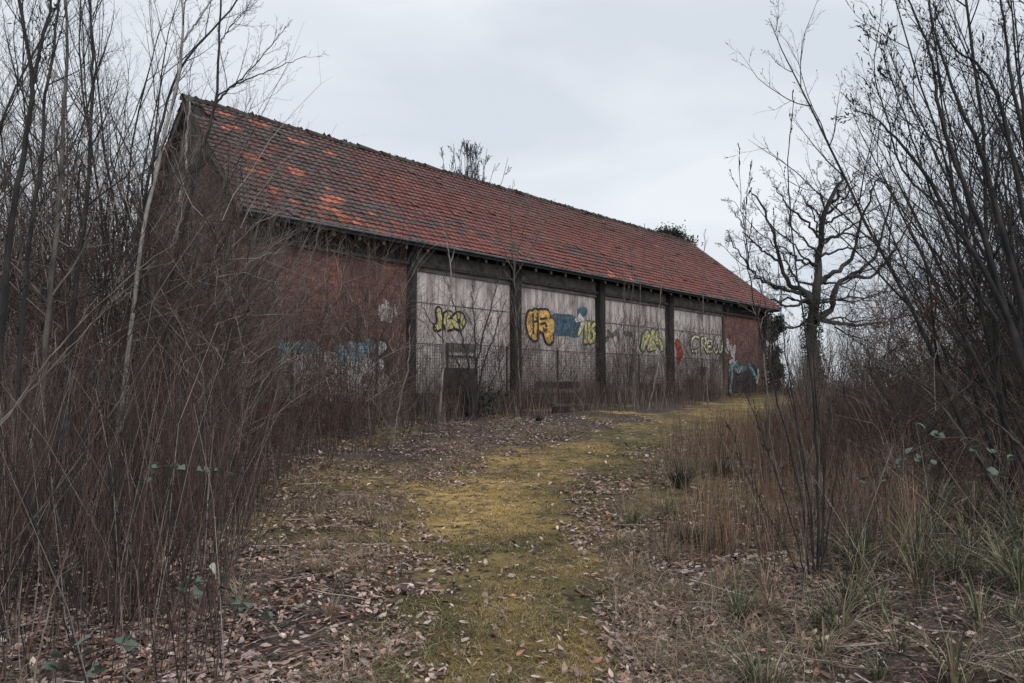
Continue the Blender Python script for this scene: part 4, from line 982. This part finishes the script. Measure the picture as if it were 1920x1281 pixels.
# vines on the gable
def vines():
    rg = np.random.RandomState(33); r = empty("climbing_vine", tuple(B(U0 - .1, HALF, G(*B(U0, HALF, 0)[:2]))), math.pi / 2 - TH, label="leafless tangle of climbing vine covering the barn gable wall", cat="vine")
    out = []; c0 = 0
    for i in range(260):
        y0 = rg.uniform(-2.9, 2.9); z = rg.uniform(0, 3.5); n = 14; pts = []; y = y0; dy = rg.uniform(-.3, .3)
        zmax = min(rg.uniform(3.5, 9.3), 5.6 + (3.1 - abs(y0)) * 1.15 )
        for k in range(n):
            t = k / (n - 1); pts.append([-.05 - .22 * rg.rand() * (1 - .5 * t), y, z + (zmax - z) * t]); dy += rg.uniform(-.25, .25); y = np.clip(y + dy * .35, -2.95, 2.95)
        out.append(np.array(pts))
    A = np.array(out); rad = np.tile(np.linspace(.013, .003, 14), (260, 1)) * rg.uniform(.5, 1.4, (260, 1))
    v, f = tubes(A, rad, 3); o = obj("stem", np_mesh("stem", v, f, M_grey), r)
    tw = []
    for a in out:
        for _ in range(9):
            k = rg.randint(3, 13); p = a[k]; d = np.array([-rg.uniform(.05, .25), rg.uniform(-.35, .35), rg.uniform(-.35, .3)]); tw.append(np.array([p, p + d * .5 + rg.normal(size=3) * .03, p + d + rg.normal(size=3) * .05, p + d * 1.3 + np.array([0, 0, -.08])]))
    tw = np.array(tw); v, f = tubes(tw, np.tile([.004, .0035, .003, .0015], (len(tw), 1)), 3); obj("twig", np_mesh("twig", v, f, M_tan), r)
vines()

# ------------------------------------------------------------------ stuff: dry stems, litter, grass
def area(n, pxf, yr, rg, powr=1.0, barn=True):
    y = yr[0] + (yr[1] - yr[0]) * rg.rand(n) ** powr; a, b = pxf(y)
    x = ((a + (b - a) * rg.rand(n)) - 960) / FPX * y
    if barn:
        q = np.stack([x - BO[0], y - BO[1]], 1); u = q @ Uv[:2]; v = q @ Vv[:2]; ok = ~((u > -.3) & (v > -.5)); x, y = x[ok], y[ok]
    return x, y
TW = np.array([[.12, .075, .06], [.15, .115, .10], [.06, .052, .05], [.34, .29, .26], [.045, .045, .048], [.17, .085, .06], [.07, .06, .058]])  # stem tones, darkened to put deep thicket shade into the colour
def stems(name, label, x, y, rg, hmin, hmax, rad, lean=.12, pal=TW, M=4, hs=None):
    n = len(x); h = rg.uniform(hmin, hmax, n) * (hs if hs is not None else 1); z = gz(x, y)
    d = rg.normal(size=(n, 2)) * lean; cv = rg.normal(size=(n, 2)) * lean * .8
    t = np.linspace(0, 1, M)[None, :, None]; hh = h[:, None, None]
    base = np.stack([x, y, z - .03], 1)[:, None]
    P3 = base + np.concatenate([(d[:, None] * t + cv[:, None] * t * t) * hh, t * hh], 2)
    P3[:, 1:-1, :2] += rg.normal(size=(n, M - 2, 2)) * .012 * hh
    r = rad * rg.uniform(.5, 1.3, (n, 1)) * np.linspace(1, .35, M)[None]
    r = r * np.clip(y / 9, 1, 2.0)[:, None] ** .6
    v, f = tubes(P3, r, 3); c = pal[rg.randint(0, len(pal), n)] * rg.uniform(.6, 1.3, (n, 1)); C = np.repeat(c, M * 3, 0)
    o = obj(name, np_mesh(name, v, f, M_twig, C, True)); tag(o, label, "undergrowth", kind="stuff"); return o
rg = np.random.RandomState(1)
x, y = area(10500, lambda y: (-100 + 0 * y, 440 + np.clip(y - 5, 0, 14) * 24), (3.6, 21), rg); k = (moss(x, y) < .1) & (vnoise(x * 1.2, y * 1.2, 61) > .25) & (rg.rand(len(x)) < np.clip((y - 2) / 6, .3, 1)); x, y = x[k], y[k]
stems("dry_stems", "dense dry upright stems filling the left thicket floor", x, y, rg, .3, 1.9, .0032, .16, hs=np.where(x / y * 1400 + 960 > 470, .5, 1.0))
p = np.array([B(u, -v, 0)[:2] for u, v in zip(rg.uniform(-1, LEN + 2, 6500), .6 + rg.rand(6500) ** 1.4 * 4.2)])
x, y = p[:, 0], p[:, 1]; k = (np.abs(x - np.interp(y, _pa[:, 1], _pa[:, 0])) > np.interp(y, _pa[:, 1], _pa[:, 2]) * 1.0) & (vnoise(x * .9, y * .9, 62) > .25)
stems("dry_stems", "brown dry weeds massed along the foot of the barn", x[k], y[k], rg, .3, 1.1, .0036, .16)
x, y = area(16000, lambda y: (1180 + 0 * y, 1720 + 0 * y), (5.5, 20), rg, 1.15); k = (rg.rand(len(x)) > moss(x, y) * 1.6) & (fbm(x * .9, y * .9, 63) > .40 + .16 * rg.rand(len(x))) & (rg.rand(len(x)) < np.clip((x / y * 1400 - 250) / 130, 0, 1))
stems("dry_stems", "reddish tan dry stems right of the mossy path", x[k], y[k], rg, .15, .85, .0023, .10, np.array([[.33, .215, .15], [.22, .14, .105], [.44, .33, .23], [.10, .075, .065], [.07, .055, .05], [.28, .15, .09]]))
x, y = area(14000, lambda y: (1420 + 0 * y, 2080 + 0 * y), (4.6, 40), rg, 1.2); k = (moss(x, y) < .1) & (rg.rand(len(x)) < np.clip((y - 3.5) / 7, .05, 1)) & (fbm(x * .8, y * .8, 66) > .38)
stems("dry_stems", "tangled brown stems filling the undergrowth on the right", x[k], y[k], rg, .2, 1.15, .003, .22)
def tangle(name, label, x, y, rg, zlo, zhi, L0, L1, rad, pal, vert=1.2):
    n = len(x); z = gz(x, y) + zlo + (zhi - zlo) * rg.rand(n) ** 1.5; L = rg.uniform(L0, L1, n)
    d = rg.normal(size=(n, 3)); d[:, 2] = np.abs(d[:, 2]) * vert + .25; d /= np.linalg.norm(d, axis=1, keepdims=True)
    b = rg.normal(size=(n, 3)) * .28; M = 6; t = np.linspace(0, 1, M)[None, :, None]
    P3 = np.stack([x, y, z], 1)[:, None] + (d[:, None] * t + b[:, None] * t * t) * L[:, None, None]; P3[:, 1:] += rg.normal(size=(n, M - 1, 3)) * .015
    r = rad * rg.uniform(.5, 1.4, (n, 1)) * np.linspace(1, .4, M)[None]; v, f = tubes(P3, r, 3)
    c = pal[rg.randint(0, len(pal), n)] * rg.uniform(.6, 1.3, (n, 1)); cs = [np.repeat(c, M * 3, 0)]; parts = [(v, f)]
    k = rg.randint(1, M, (n * 2)); i = np.repeat(np.arange(n), 2); p = P3[i, k]; dd = P3[i, k] - P3[i, k - 1]; dd /= np.linalg.norm(dd, axis=1, keepdims=True) + 1e-9
    e = dd + rg.normal(size=dd.shape) * .55; l = rg.uniform(.12, .4, (n * 2, 1)) * L1; tt = np.linspace(0, 1, 3)[None, :, None]
    Q = p[:, None] + e[:, None] * tt * l[:, None]; r2 = r[i, k][:, None] * np.array([.7, .5, .3])[None]; v2, f2 = tubes(Q, r2, 3); parts.append((v2, f2)); cs.append(np.repeat(c[i], 9, 0))
    V, F, _ = join(parts); o = obj(name, np_mesh(name, V, F, M_twig, np.concatenate(cs), True)); tag(o, label, "twigs", kind="stuff")
rg = np.random.RandomState(20)
x, y = area(2500, lambda y: (400 + 0 * y, 760 + 0 * y), (12, 21), rg)
tangle("bare_twigs", "thin grey brown twigs rising before the left brick wall", x, y, rg, .4, 3.4, .4, 1.5, .0042, TW, 2.2)
rg = np.random.RandomState(21)
x, y = area(6500, lambda y: (-50 + 0 * y, 470 + 0 * y), (7, 17), rg); k = moss(x, y) < .05
tangle("bare_twigs", "interlaced bare twigs filling the left thicket in front of the gable", x[k], y[k], rg, .3, 3.6, .35, 1.3, .0042, TW)
uu = rg.uniform(-1, LEN, 6500); p = np.array([B(a, -b, 0)[:2] for a, b in zip(uu, .6 + rg.rand(6500) * 2.6)]); p = p[(uu < 26) | (rg.rand(6500) < .3)]
tangle("bare_twigs", "fine bare twigs standing before the pale wall panels", p[:, 0], p[:, 1], rg, .0, 3.1, .3, 1.2, .0048, TW * .62, 2.6)
x, y = area(4200, lambda y: (1640 + 0 * y, 2080 + 0 * y), (7, 18), rg)
tangle("bare_twigs", "interlaced bare twigs filling the thicket at the right edge", x, y, rg, .3, 2.6, .35, 1.3, .004, TW)
# fallen leaves
def litter():
    rg = np.random.RandomState(4); n = 240000
    y = 3.2 + 19 * rg.rand(n) ** 1.7; x = ((rg.uniform(-150, 2070, n)) - 960) / FPX * y
    m_ = moss(x, y); c = np.interp(y, _pa[:, 1], _pa[:, 0]); hw = np.interp(y, _pa[:, 1], _pa[:, 2]); dd = np.abs(x - c) / hw
    cl = fbm(x * 1.6, y * 1.6, 71)
    pr = np.where(m_ > .6, .07, np.clip((cl - .30) * 3.4, .12, 1.0)); pr = np.where(x > c + hw, pr * .75, pr)
    ok = rg.rand(n) < pr; x, y = x[ok], y[ok]; n = len(x)
    z = gz(x, y) + rg.uniform(.004, .03, n)
    s = (.008 + .026 * rg.rand(n) ** 1.7) * np.where(y > 9, 1.1, 1)
    a = rg.uniform(0, 6.28, n); tl = rg.normal(size=(n, 2)) * .3; cur = rg.uniform(-.5, .8, n) * (rg.rand(n) < .6)
    ax = np.stack([np.cos(a), np.sin(a), tl[:, 0]], 1); ay = np.stack([-np.sin(a), np.cos(a), tl[:, 1]], 1)
    c0 = np.stack([x, y, z], 1)
    prof = [(-1.1, 0, .15), (-.35, .52, .35), (.45, .42, .3), (1.15, 0, .25), (.4, -.45, .3), (-.4, -.5, .35), (0, 0, 0)]
    V = []
    for (px, py, pz) in prof:
        j = rg.uniform(.75, 1.25, (n, 1))
        V.append(c0 + s[:, None] * (ax * px * j + ay * py * j + np.array([0, 0, 1]) * (pz * cur)[:, None]))
    V = np.stack(V, 1).reshape(-1, 3); ids = (np.arange(n) * 7)[:, None, None]
    F = (np.array([(0, 6, 1), (1, 6, 2), (2, 6, 3), (3, 6, 4), (4, 6, 5), (5, 6, 0)])[None] + ids).reshape(-1, 3)
    pal = np.array([[.42, .29, .235], [.60, .46, .39], [.24, .155, .12], [.74, .60, .53], [.12, .09, .08], [.55, .28, .18], [.38, .30, .28]])
    C = np.repeat(pal[rg.choice(7, n, p=[.24, .17, .2, .06, .2, .04, .09])] * rg.uniform(.6, 1.15, (n, 1)), 7, 0)
    o = obj("leaf_litter", np_mesh("leaf_litter", V, F, M_leafl, C)); tag(o, "curled brown fallen leaves covering the ground beside the path", "leaf litter", kind="stuff")
litter()
def blades(name, label, x, y, rg, hmin, hmax, wd, pal, bend=.6, lean=.3):
    n = len(x); h = rg.uniform(hmin, hmax, n); a = rg.uniform(0, 6.28, n); z = gz(x, y) - .004
    w_ = wd * rg.uniform(.6, 1.3, n); sx = np.cos(a) * w_; sy = np.sin(a) * w_
    b = rg.normal(size=(n, 2)) * lean; c0 = np.stack([x, y, z], 1)
    side = np.stack([sx, sy, 0 * sx], 1); mid = np.stack([b[:, 0] * h * .4, b[:, 1] * h * .4, h * .6], 1); tip = np.stack([b[:, 0] * h * (1 + bend), b[:, 1] * h * (1 + bend), h * .9], 1)
    V = np.stack([c0 - side, c0 + side, c0 + mid + side * .7, c0 + mid - side * .7, c0 + tip], 1).reshape(-1, 3)
    i = (np.arange(n) * 5)[:, None]
    F = [np.concatenate([i, i + 1, i + 2, i + 3], 1), np.concatenate([i + 3, i + 2, i + 4], 1)]
    C = np.repeat(pal * rg.uniform(.65, 1.3, (n, 1)), 5, 0)
    o = obj(name, np_mesh(name, V, F, M_blade, C)); tag(o, label, "grass", kind="stuff")
rg = np.random.RandomState(8); n = 230000
y = 3.3 + 12 * rg.rand(n) ** 1.5; c = np.interp(y, _pa[:, 1], _pa[:, 0]); hw = np.interp(y, _pa[:, 1], _pa[:, 2]); x = c + hw * rg.uniform(-1.7, 1.7, n)
k = (moss(x, y) > rg.rand(n) * .8) & (fbm(x * 2.4, y * 2.4, 81) > .34 + .15 * rg.rand(n)); x, y = x[k], y[k]
t = ochre(x, y)[:, None]; t2 = rg.rand(len(x))[:, None] < .14 + .12 * t
pal = np.array([.155, .13, .058]) * (1 - t) + np.array([.62, .43, .165]) * t; pal = np.where(t2, np.array([.50, .40, .27]), pal)
blades("moss_grass", "short mossy yellow green turf on the path", x, y, rg, .010, .034, .0028, pal, .9, .6)
rg = np.random.RandomState(10); n = 30000
y = 3.3 + 12 * rg.rand(n) ** 1.4; c = np.interp(y, _pa[:, 1], _pa[:, 0]); hw = np.interp(y, _pa[:, 1], _pa[:, 2]); x = c + hw * rg.uniform(-1.6, 1.6, n)
k = fbm(x * 3.2, y * 3.2, 85) > .57; x, y = x[k], y[k]; tt = rg.rand(len(x))[:, None]
blades("rough_grass", "rougher straw and green grass clumps standing out of the mossy path", x, y, rg, .02, .075, .0024, np.where(tt < .5, np.array([.40, .31, .18]), np.array([.10, .115, .055])), 1.0, .9)
rg = np.random.RandomState(9); n = 42000
y = 3.5 + 15 * rg.rand(n) ** 1.3; c = np.interp(y, _pa[:, 1], _pa[:, 0]); hw = np.interp(y, _pa[:, 1], _pa[:, 2]); sd = np.where(rg.rand(n) < .45, -1, 1)
x = c + sd * (hw * 1.0 + np.abs(rg.normal(size=n)) * 1.2); k = fbm(x * 1.5, y * 1.5, 91) > .50; x, y = x[k], y[k]
tt = rg.rand(len(x))[:, None]; pal = np.where(tt < .72, np.array([.36, .26, .195]), np.array([.10, .115, .055]))
blades("straw_grass", "pale straw coloured grass along both edges of the path", x, y, rg, .04, .17, .0022, pal, 1.0, .8)
# low twigs lying on the ground
def twigs():
    rg = np.random.RandomState(12); n = 2600; y = 3.4 + 14 * rg.rand(n) ** 1.4; x = (rg.uniform(-100, 2020, n) - 960) / FPX * y
    k = moss(x, y) < .15 + .1 * rg.rand(n); x, y = x[k], y[k]; n = len(x); a = rg.uniform(0, 6.28, n); L = rg.uniform(.08, .5, n); t = np.linspace(-.5, .5, 4)
    X = x[:, None] + np.cos(a)[:, None] * L[:, None] * t; Y = y[:, None] + np.sin(a)[:, None] * L[:, None] * t + rg.normal(size=(n, 4)) * .015
    Z = gz(X, Y) + .012 + rg.uniform(0, .05, (n, 1)); P3 = np.stack([X, Y, Z], -1)
    v, f = tubes(P3, np.tile([.004, .0035, .003, .0015], (n, 1)) * rg.uniform(.5, 1.3, (n, 1)), 3); C = np.repeat(TW[rg.randint(0, 6, n)] * rg.uniform(1.0, 2.2, (n, 1)), 12, 0)
    tag(obj("fallen_twigs", np_mesh("fallen_twigs", v, f, M_twig, C)), "small dead twigs strewn over the leaf litter", "twigs", kind="stuff")
twigs()

# ------------------------------------------------------------------ sedge tufts
def tuft(seed, n, hmin, hmax, pals, spread=.09, wd=.004):
    rg = np.random.RandomState(seed); M = 6; t = np.linspace(0, 1, M)
    a = rg.uniform(0, 6.28, n); h = rg.uniform(hmin, hmax, n); out = rg.uniform(.15, 1.25, n); rr = rg.rand(n) * spread
    bx = np.cos(a); by = np.sin(a)
    X = (rr[:, None] + h[:, None] * out[:, None] * t ** 1.6); Z = h[:, None] * (t - .55 * out[:, None] * t ** 2.6)
    C0 = np.stack([bx[:, None] * X, by[:, None] * X, Z], -1); w_ = wd * (1 - t ** 2 * .92) * 1.0
    tw = rg.uniform(-.6, .6, n); sx = -np.sin(a + tw); sy = np.cos(a + tw); S = np.stack([sx, sy, 0 * sx], -1)[:, None] * w_[None, :, None]
    V = np.stack([C0 - S, C0 + S], 2).reshape(-1, 3); idx = np.arange(n * M * 2).reshape(n, M, 2)
    F = np.stack([idx[:, :-1, 0], idx[:, :-1, 1], idx[:, 1:, 1], idx[:, 1:, 0]], -1).reshape(-1, 4)
    pc = np.array(pals)[rg.randint(0, len(pals), n)] * rg.uniform(.7, 1.25, (n, 1)); C = np.repeat(pc, M * 2, 0)
    return np_mesh("sedge_tuft", V, F, M_blade, C)
GP = [(.075, .095, .05), (.05, .07, .042), (.17, .18, .10), (.30, .26, .18)]
SP = [(.34, .25, .18), (.26, .18, .13), (.15, .16, .09)]
TUFT = [tuft(1, 90, .25, .6, GP), tuft(2, 70, .2, .5, GP), tuft(3, 80, .15, .4, SP), tuft(4, 60, .3, .65, GP[1:] + SP[:1], wd=.005)]
DTUFT = tuft(6, 160, .2, .42, [(.04, .055, .035), (.07, .075, .045)])
def put_tuft(x, y, me, s, label, group):
    o = obj("sedge_tuft", me); o.location = (x, y, G(x, y) - .01); o.rotation_euler = (0, 0, R.uniform(0, 6.28)); o.scale = (s, s, s); tag(o, label, "grass tuft", group)
    if group: AUTO.append((o, {TUFT[0].name: "broad green", TUFT[1].name: "green", TUFT[2].name: "straw coloured", TUFT[3].name: "mixed pale"}[me.name]))
R = random.Random(5)
scatter(64, None, (3.6, 8), lambda x, y: put_tuft(x, y, R.choice([TUFT[0], TUFT[1], TUFT[3], TUFT[3]]), R.uniform(.5, 1.1), "arching green sedge tuft in the lower right corner", "sedge tufts lower right"), pxr=lambda y: (1560 - (y < 4.4) * 170 + (y > 6) * 110, 2080), mind=.17)
scatter(36, None, (4, 12), lambda x, y: put_tuft(x, y, R.choice([TUFT[2], TUFT[1]]), R.uniform(.4, .8), "small dry grass tuft at the right edge of the path", "grass tufts right of the path"), pxr=lambda y: (1150, 1560), mind=.25, mg=1.1)
scatter(22, None, (4.5, 12), lambda x, y: put_tuft(x, y, TUFT[2], R.uniform(.4, .75), "small straw tuft at the left edge of the path", "grass tufts left of the path"), pxr=lambda y: (420, 720), mind=.25, mg=1.1)
for (px, Y, s, lb) in [(1272, 9.6, 1.3, "dark green rush tuft beside the right bend of the path"), (1290, 6.6, .8, "dark green grass tuft low at the right path edge"), (1010, 20, .8, "dark tuft on the far end of the path"), (1350, 10.2, 1.1, "dark rush tuft right of the first one among red stems")]:
    put_tuft((px - 960) / FPX * Y, Y, DTUFT, s, lb, None)

# ------------------------------------------------------------------ brambles
def leaf_mesh(seed):
    rg = np.random.RandomState(seed); n = 9; t = np.linspace(0, 1, n); w_ = np.sin(t ** .75 * math.pi) * .42; V = []
    for i in range(n):
        z = .12 * math.sin(t[i] * 3) ; jag = 1 + .1 * (i % 2)
        V += [(t[i], -w_[i] * jag, z + .10 * w_[i] / .4), (t[i], 0, z), (t[i], w_[i] * jag, z + .10 * w_[i] / .4)]
    F = [(3 * i + a, 3 * i + 3 + a, 3 * i + 4 + a, 3 * i + 1 + a) for i in range(n - 1) for a in (0, 1)]
    m = MB(); m.add(V, F); return m
LM = [leaf_mesh(1).mesh("leaf", M_bram, True)]
LMW = leaf_mesh(1).mesh("leaf", simple("leaf_pale_back", (.42, .44, .36), (.6, .62, .52), 10), True)
def bramble(label, Y, px, leaves, seed, size=.07, pale=None):
    rg = random.Random(seed); pts = smooth_px(px, Y, 20); b0 = pts[0]
    r = empty("bramble", tuple(b0), 0, label=label, cat="bramble")
    obj("cane", to_mesh("cane", [(1, pts - b0, np.linspace(.004, .002, 20))], M_red), r)
    for (lx, ly) in leaves:
        c = P(lx, ly, Y + rg.uniform(-.1, .1)) - b0
        for k in range(rg.choice([2, 3, 3])):
            o = obj("leaf", LM[0], r); o.location = c; s = size * rg.uniform(.75, 1.15); o.scale = (s, s, s); o.rotation_euler = (rg.uniform(-.9, .9), rg.uniform(-.8, .3), rg.uniform(0, 6.28))
    for (lx, ly) in (pale or []):
        o = obj("leaf", LMW, r, tuple(P(lx, ly, Y) - b0)); o.scale = (.1, .1, .1); o.rotation_euler = (1.1, .9, 1.5); o["label"] = "pale upturned bramble leaf"
bramble("bramble with green leaves on a thin cane before the pale birch trunk", 4.4, [(250, 1120), (262, 980), (280, 890), (340, 872), (420, 885), (450, 890)], [(282, 888), (300, 876), (335, 876), (380, 882), (412, 884), (275, 905), (440, 892)], 1, .055)
bramble("bramble spray with one pale upturned leaf in the lower left", 3.7, [(300, 1260), (330, 1140), (360, 1095), (420, 1100), (470, 1145), (505, 1165)], [(352, 1100), (365, 1090), (345, 1110), (425, 1105), (440, 1125), (465, 1140), (500, 1160), (372, 1104)], 2, .06, [(392, 1062)])
bramble("bramble with dark green leaves at the bottom left corner", 3.3, [(60, 1300), (110, 1230), (165, 1200), (230, 1210), (300, 1215)], [(120, 1235), (155, 1205), (170, 1225), (228, 1208), (240, 1222), (185, 1262), (110, 1255)], 3, .065)
bramble("bramble with rounded grey green leaves at right among the stems", 4.6, [(1960, 1010), (1900, 900), (1840, 830), (1770, 822), (1700, 850)], [(1700, 852), (1755, 818), (1800, 830), (1830, 845), (1860, 850), (1890, 862), (1850, 885), (1870, 892), (1620, 902), (1735, 805)], 4, .06)
bramble("small bramble with dark leaves low in the right undergrowth", 6.2, [(1640, 1010), (1650, 930), (1690, 870), (1740, 860)], [(1660, 900), (1690, 870), (1720, 862), (1745, 870), (1680, 885)], 5, .07)

# ------------------------------------------------------------------ fallen branches and odds
def log(label, a, b, Ya, Yb, r, mt, name="fallen_branch", seed=0):
    p = P(*a, Ya); q = P(*b, Yb); p[2] = G(p[0], p[1]) + r + .01; q[2] = G(q[0], q[1]) + r + .03
    rg = np.random.RandomState(seed); t = np.linspace(0, 1, 10)[:, None]; pts = p * (1 - t) + q * t + rg.normal(size=(10, 3)) * .012; pts[:, 2] = np.maximum(pts[:, 2], gz(pts[:, 0], pts[:, 1]) + r * .6)
    out = {0: [], 1: [], 2: [], 3: []}; rad = np.linspace(r, r * .5, 10); kids(rg, out, pts, rad, np.linalg.norm(q - p), 0, dict(PR_SHR, lv=1), n=3)
    o = obj(name, to_mesh(name, [(0, pts - p, rad)] + [(1, a_ - p, b_) for a_, b_ in out[1]], mt), loc=tuple(p)); tag(o, label, "branch")
log("pale stick lying beside the right edge of the path", (1215, 1035), (1345, 1085), 6.2, 5.6, .008, M_pale, seed=1)
log("long pale branch lying among the stems on the right", (1535, 925), (1655, 922), 8.3, 8.3, .018, M_tan, seed=2)
log("short pale branch lying behind the dark rush tuft", (1370, 885), (1425, 890), 10.6, 10.2, .025, M_tan, seed=3)
log("thin pale twig lying on the leaves at the bottom left of the path", (700, 1232), (742, 1180), 4.7, 5.0, .006, M_pale, seed=4)
log("broken pale branch lying at the foot of the dark bramble heap", (820, 806), (868, 800), 18.2, 18.8, .03, M_tan, seed=5)
log("curved branch arching low behind the willow clump on the right", (1540, 1020), (1630, 995), 6.4, 6.7, .012, M_grey, seed=6)
def plank():
    p = P(1070, 759, 23.5); m = MB(); m.box((-1.0, -.15, 0), (1.0, .15, .07)); o = obj("plank", m.mesh("plank", M_board)); g = G(p[0], p[1]); o.location = (p[0], p[1], g + .16); o.rotation_euler = (0, .02, math.pi / 2 - TH); tag(o, "grey weathered plank lying before the loading dock", "plank")
    m = MB(); m.box((-.8, -.12, 0), (-.2, .12, .29)); o2 = obj("timber_block", m.mesh("timber_block", M_timber), o); o2.location = (0, 0, -.32)
plank()
# distant house at the right edge
def house():
    Y = 85; a = P(1902, 640, Y); g = G(a[0], a[1]); r = empty("distant_house", (a[0] + 5, Y, g), .2, label="distant house with a red roof at the right edge behind the saplings", cat="house")
    zt = P(1902, 632, Y)[2] - g; zr = P(1902, 604, Y)[2] - g
    m = MB(); m.box((-5, -4, 0), (5, 4, zt)); obj("wall", m.mesh("wall", M_conc), r)
    m = MB(); m.add([(-5.4, -4.5, zt - .1), (5.4, -4.5, zt - .1), (5.4, 4.5, zt - .1), (-5.4, 4.5, zt - .1), (-5.4, 0, zr), (5.4, 0, zr)], [(0, 1, 5, 4), (2, 3, 4, 5), (0, 4, 3), (1, 2, 5), (0, 3, 2, 1)]); obj("roof", m.mesh("roof", simple("roof_far", (.22, .07, .05), (.32, .11, .08), 2)), r)
house()
# every member of a group gets a label of its own: look, kind, then its row and its place in that row
ORD = "first second third fourth fifth sixth seventh eighth ninth tenth eleventh twelfth thirteenth fourteenth".split()
ROW = ["front", "second", "third", "fourth", "fifth", "sixth", "rearmost"]
SHORT = {"tall saplings in the left thicket": "tall sapling|left thicket", "saplings far behind the left thicket": "distant sapling|growth behind the left thicket", "small saplings before the near barn corner": "small sapling|growth before the near barn corner",
         "low shoots before the fence": "low shoot clump|fence foreground", "thin saplings before the gable": "thin tall sapling|growth before the barn gable", "shrubs in the left thicket": "bare shrub|left thicket", "shoot clumps left of the path": "shoot clump|left path edge", "tall shrubs before the left brick wall": "tall shrub|growth before the left brick wall",
         "shrubs along the barn foot": "low shrub|growth along the barn foot", "saplings before the barn panels": "slender sapling|growth before the pale panels", "leaning saplings at the right edge": "leaning sapling|right thicket",
         "mid distance saplings on the right": "sapling|mid distance on the right", "shrubs right of the path": "bare shrub|undergrowth right of the path", "far scrub bushes right of the barn": "low bush|far scrub right of the barn",
         "tall bushes under the great tree": "tall bush|scrub under the great tree", "sedge tufts lower right": "sedge tuft|lower right corner", "grass tufts right of the path": "grass tuft|right path edge", "grass tufts left of the path": "grass tuft|left path edge"}
grp = {}
for o, w_ in AUTO: grp.setdefault(o["group"], []).append((o, w_))
for g, L_ in grp.items():
    noun, place = SHORT[g].split("|"); L_.sort(key=lambda t: t[0].location.y); nr = math.ceil(len(L_) / 13); per = math.ceil(len(L_) / nr)
    for i in range(nr):
        row = sorted(L_[i * per:(i + 1) * per], key=lambda t: t[0].location.x / t[0].location.y)
        rw = ROW[i] if i < nr - 1 or nr == 1 else "rearmost"
        for j, (o, w_) in enumerate(row):
            o["label"] = "%s %s, %s from left in %s row of %s" % (w_, noun, ORD[j], rw, place) if nr > 1 else "%s %s, %s from left in %s" % (w_, noun, ORD[j], place)
print("objects", len(bpy.data.objects), "faces", sum(len(o.data.polygons) for o in COL.objects if o.type == 'MESH'))
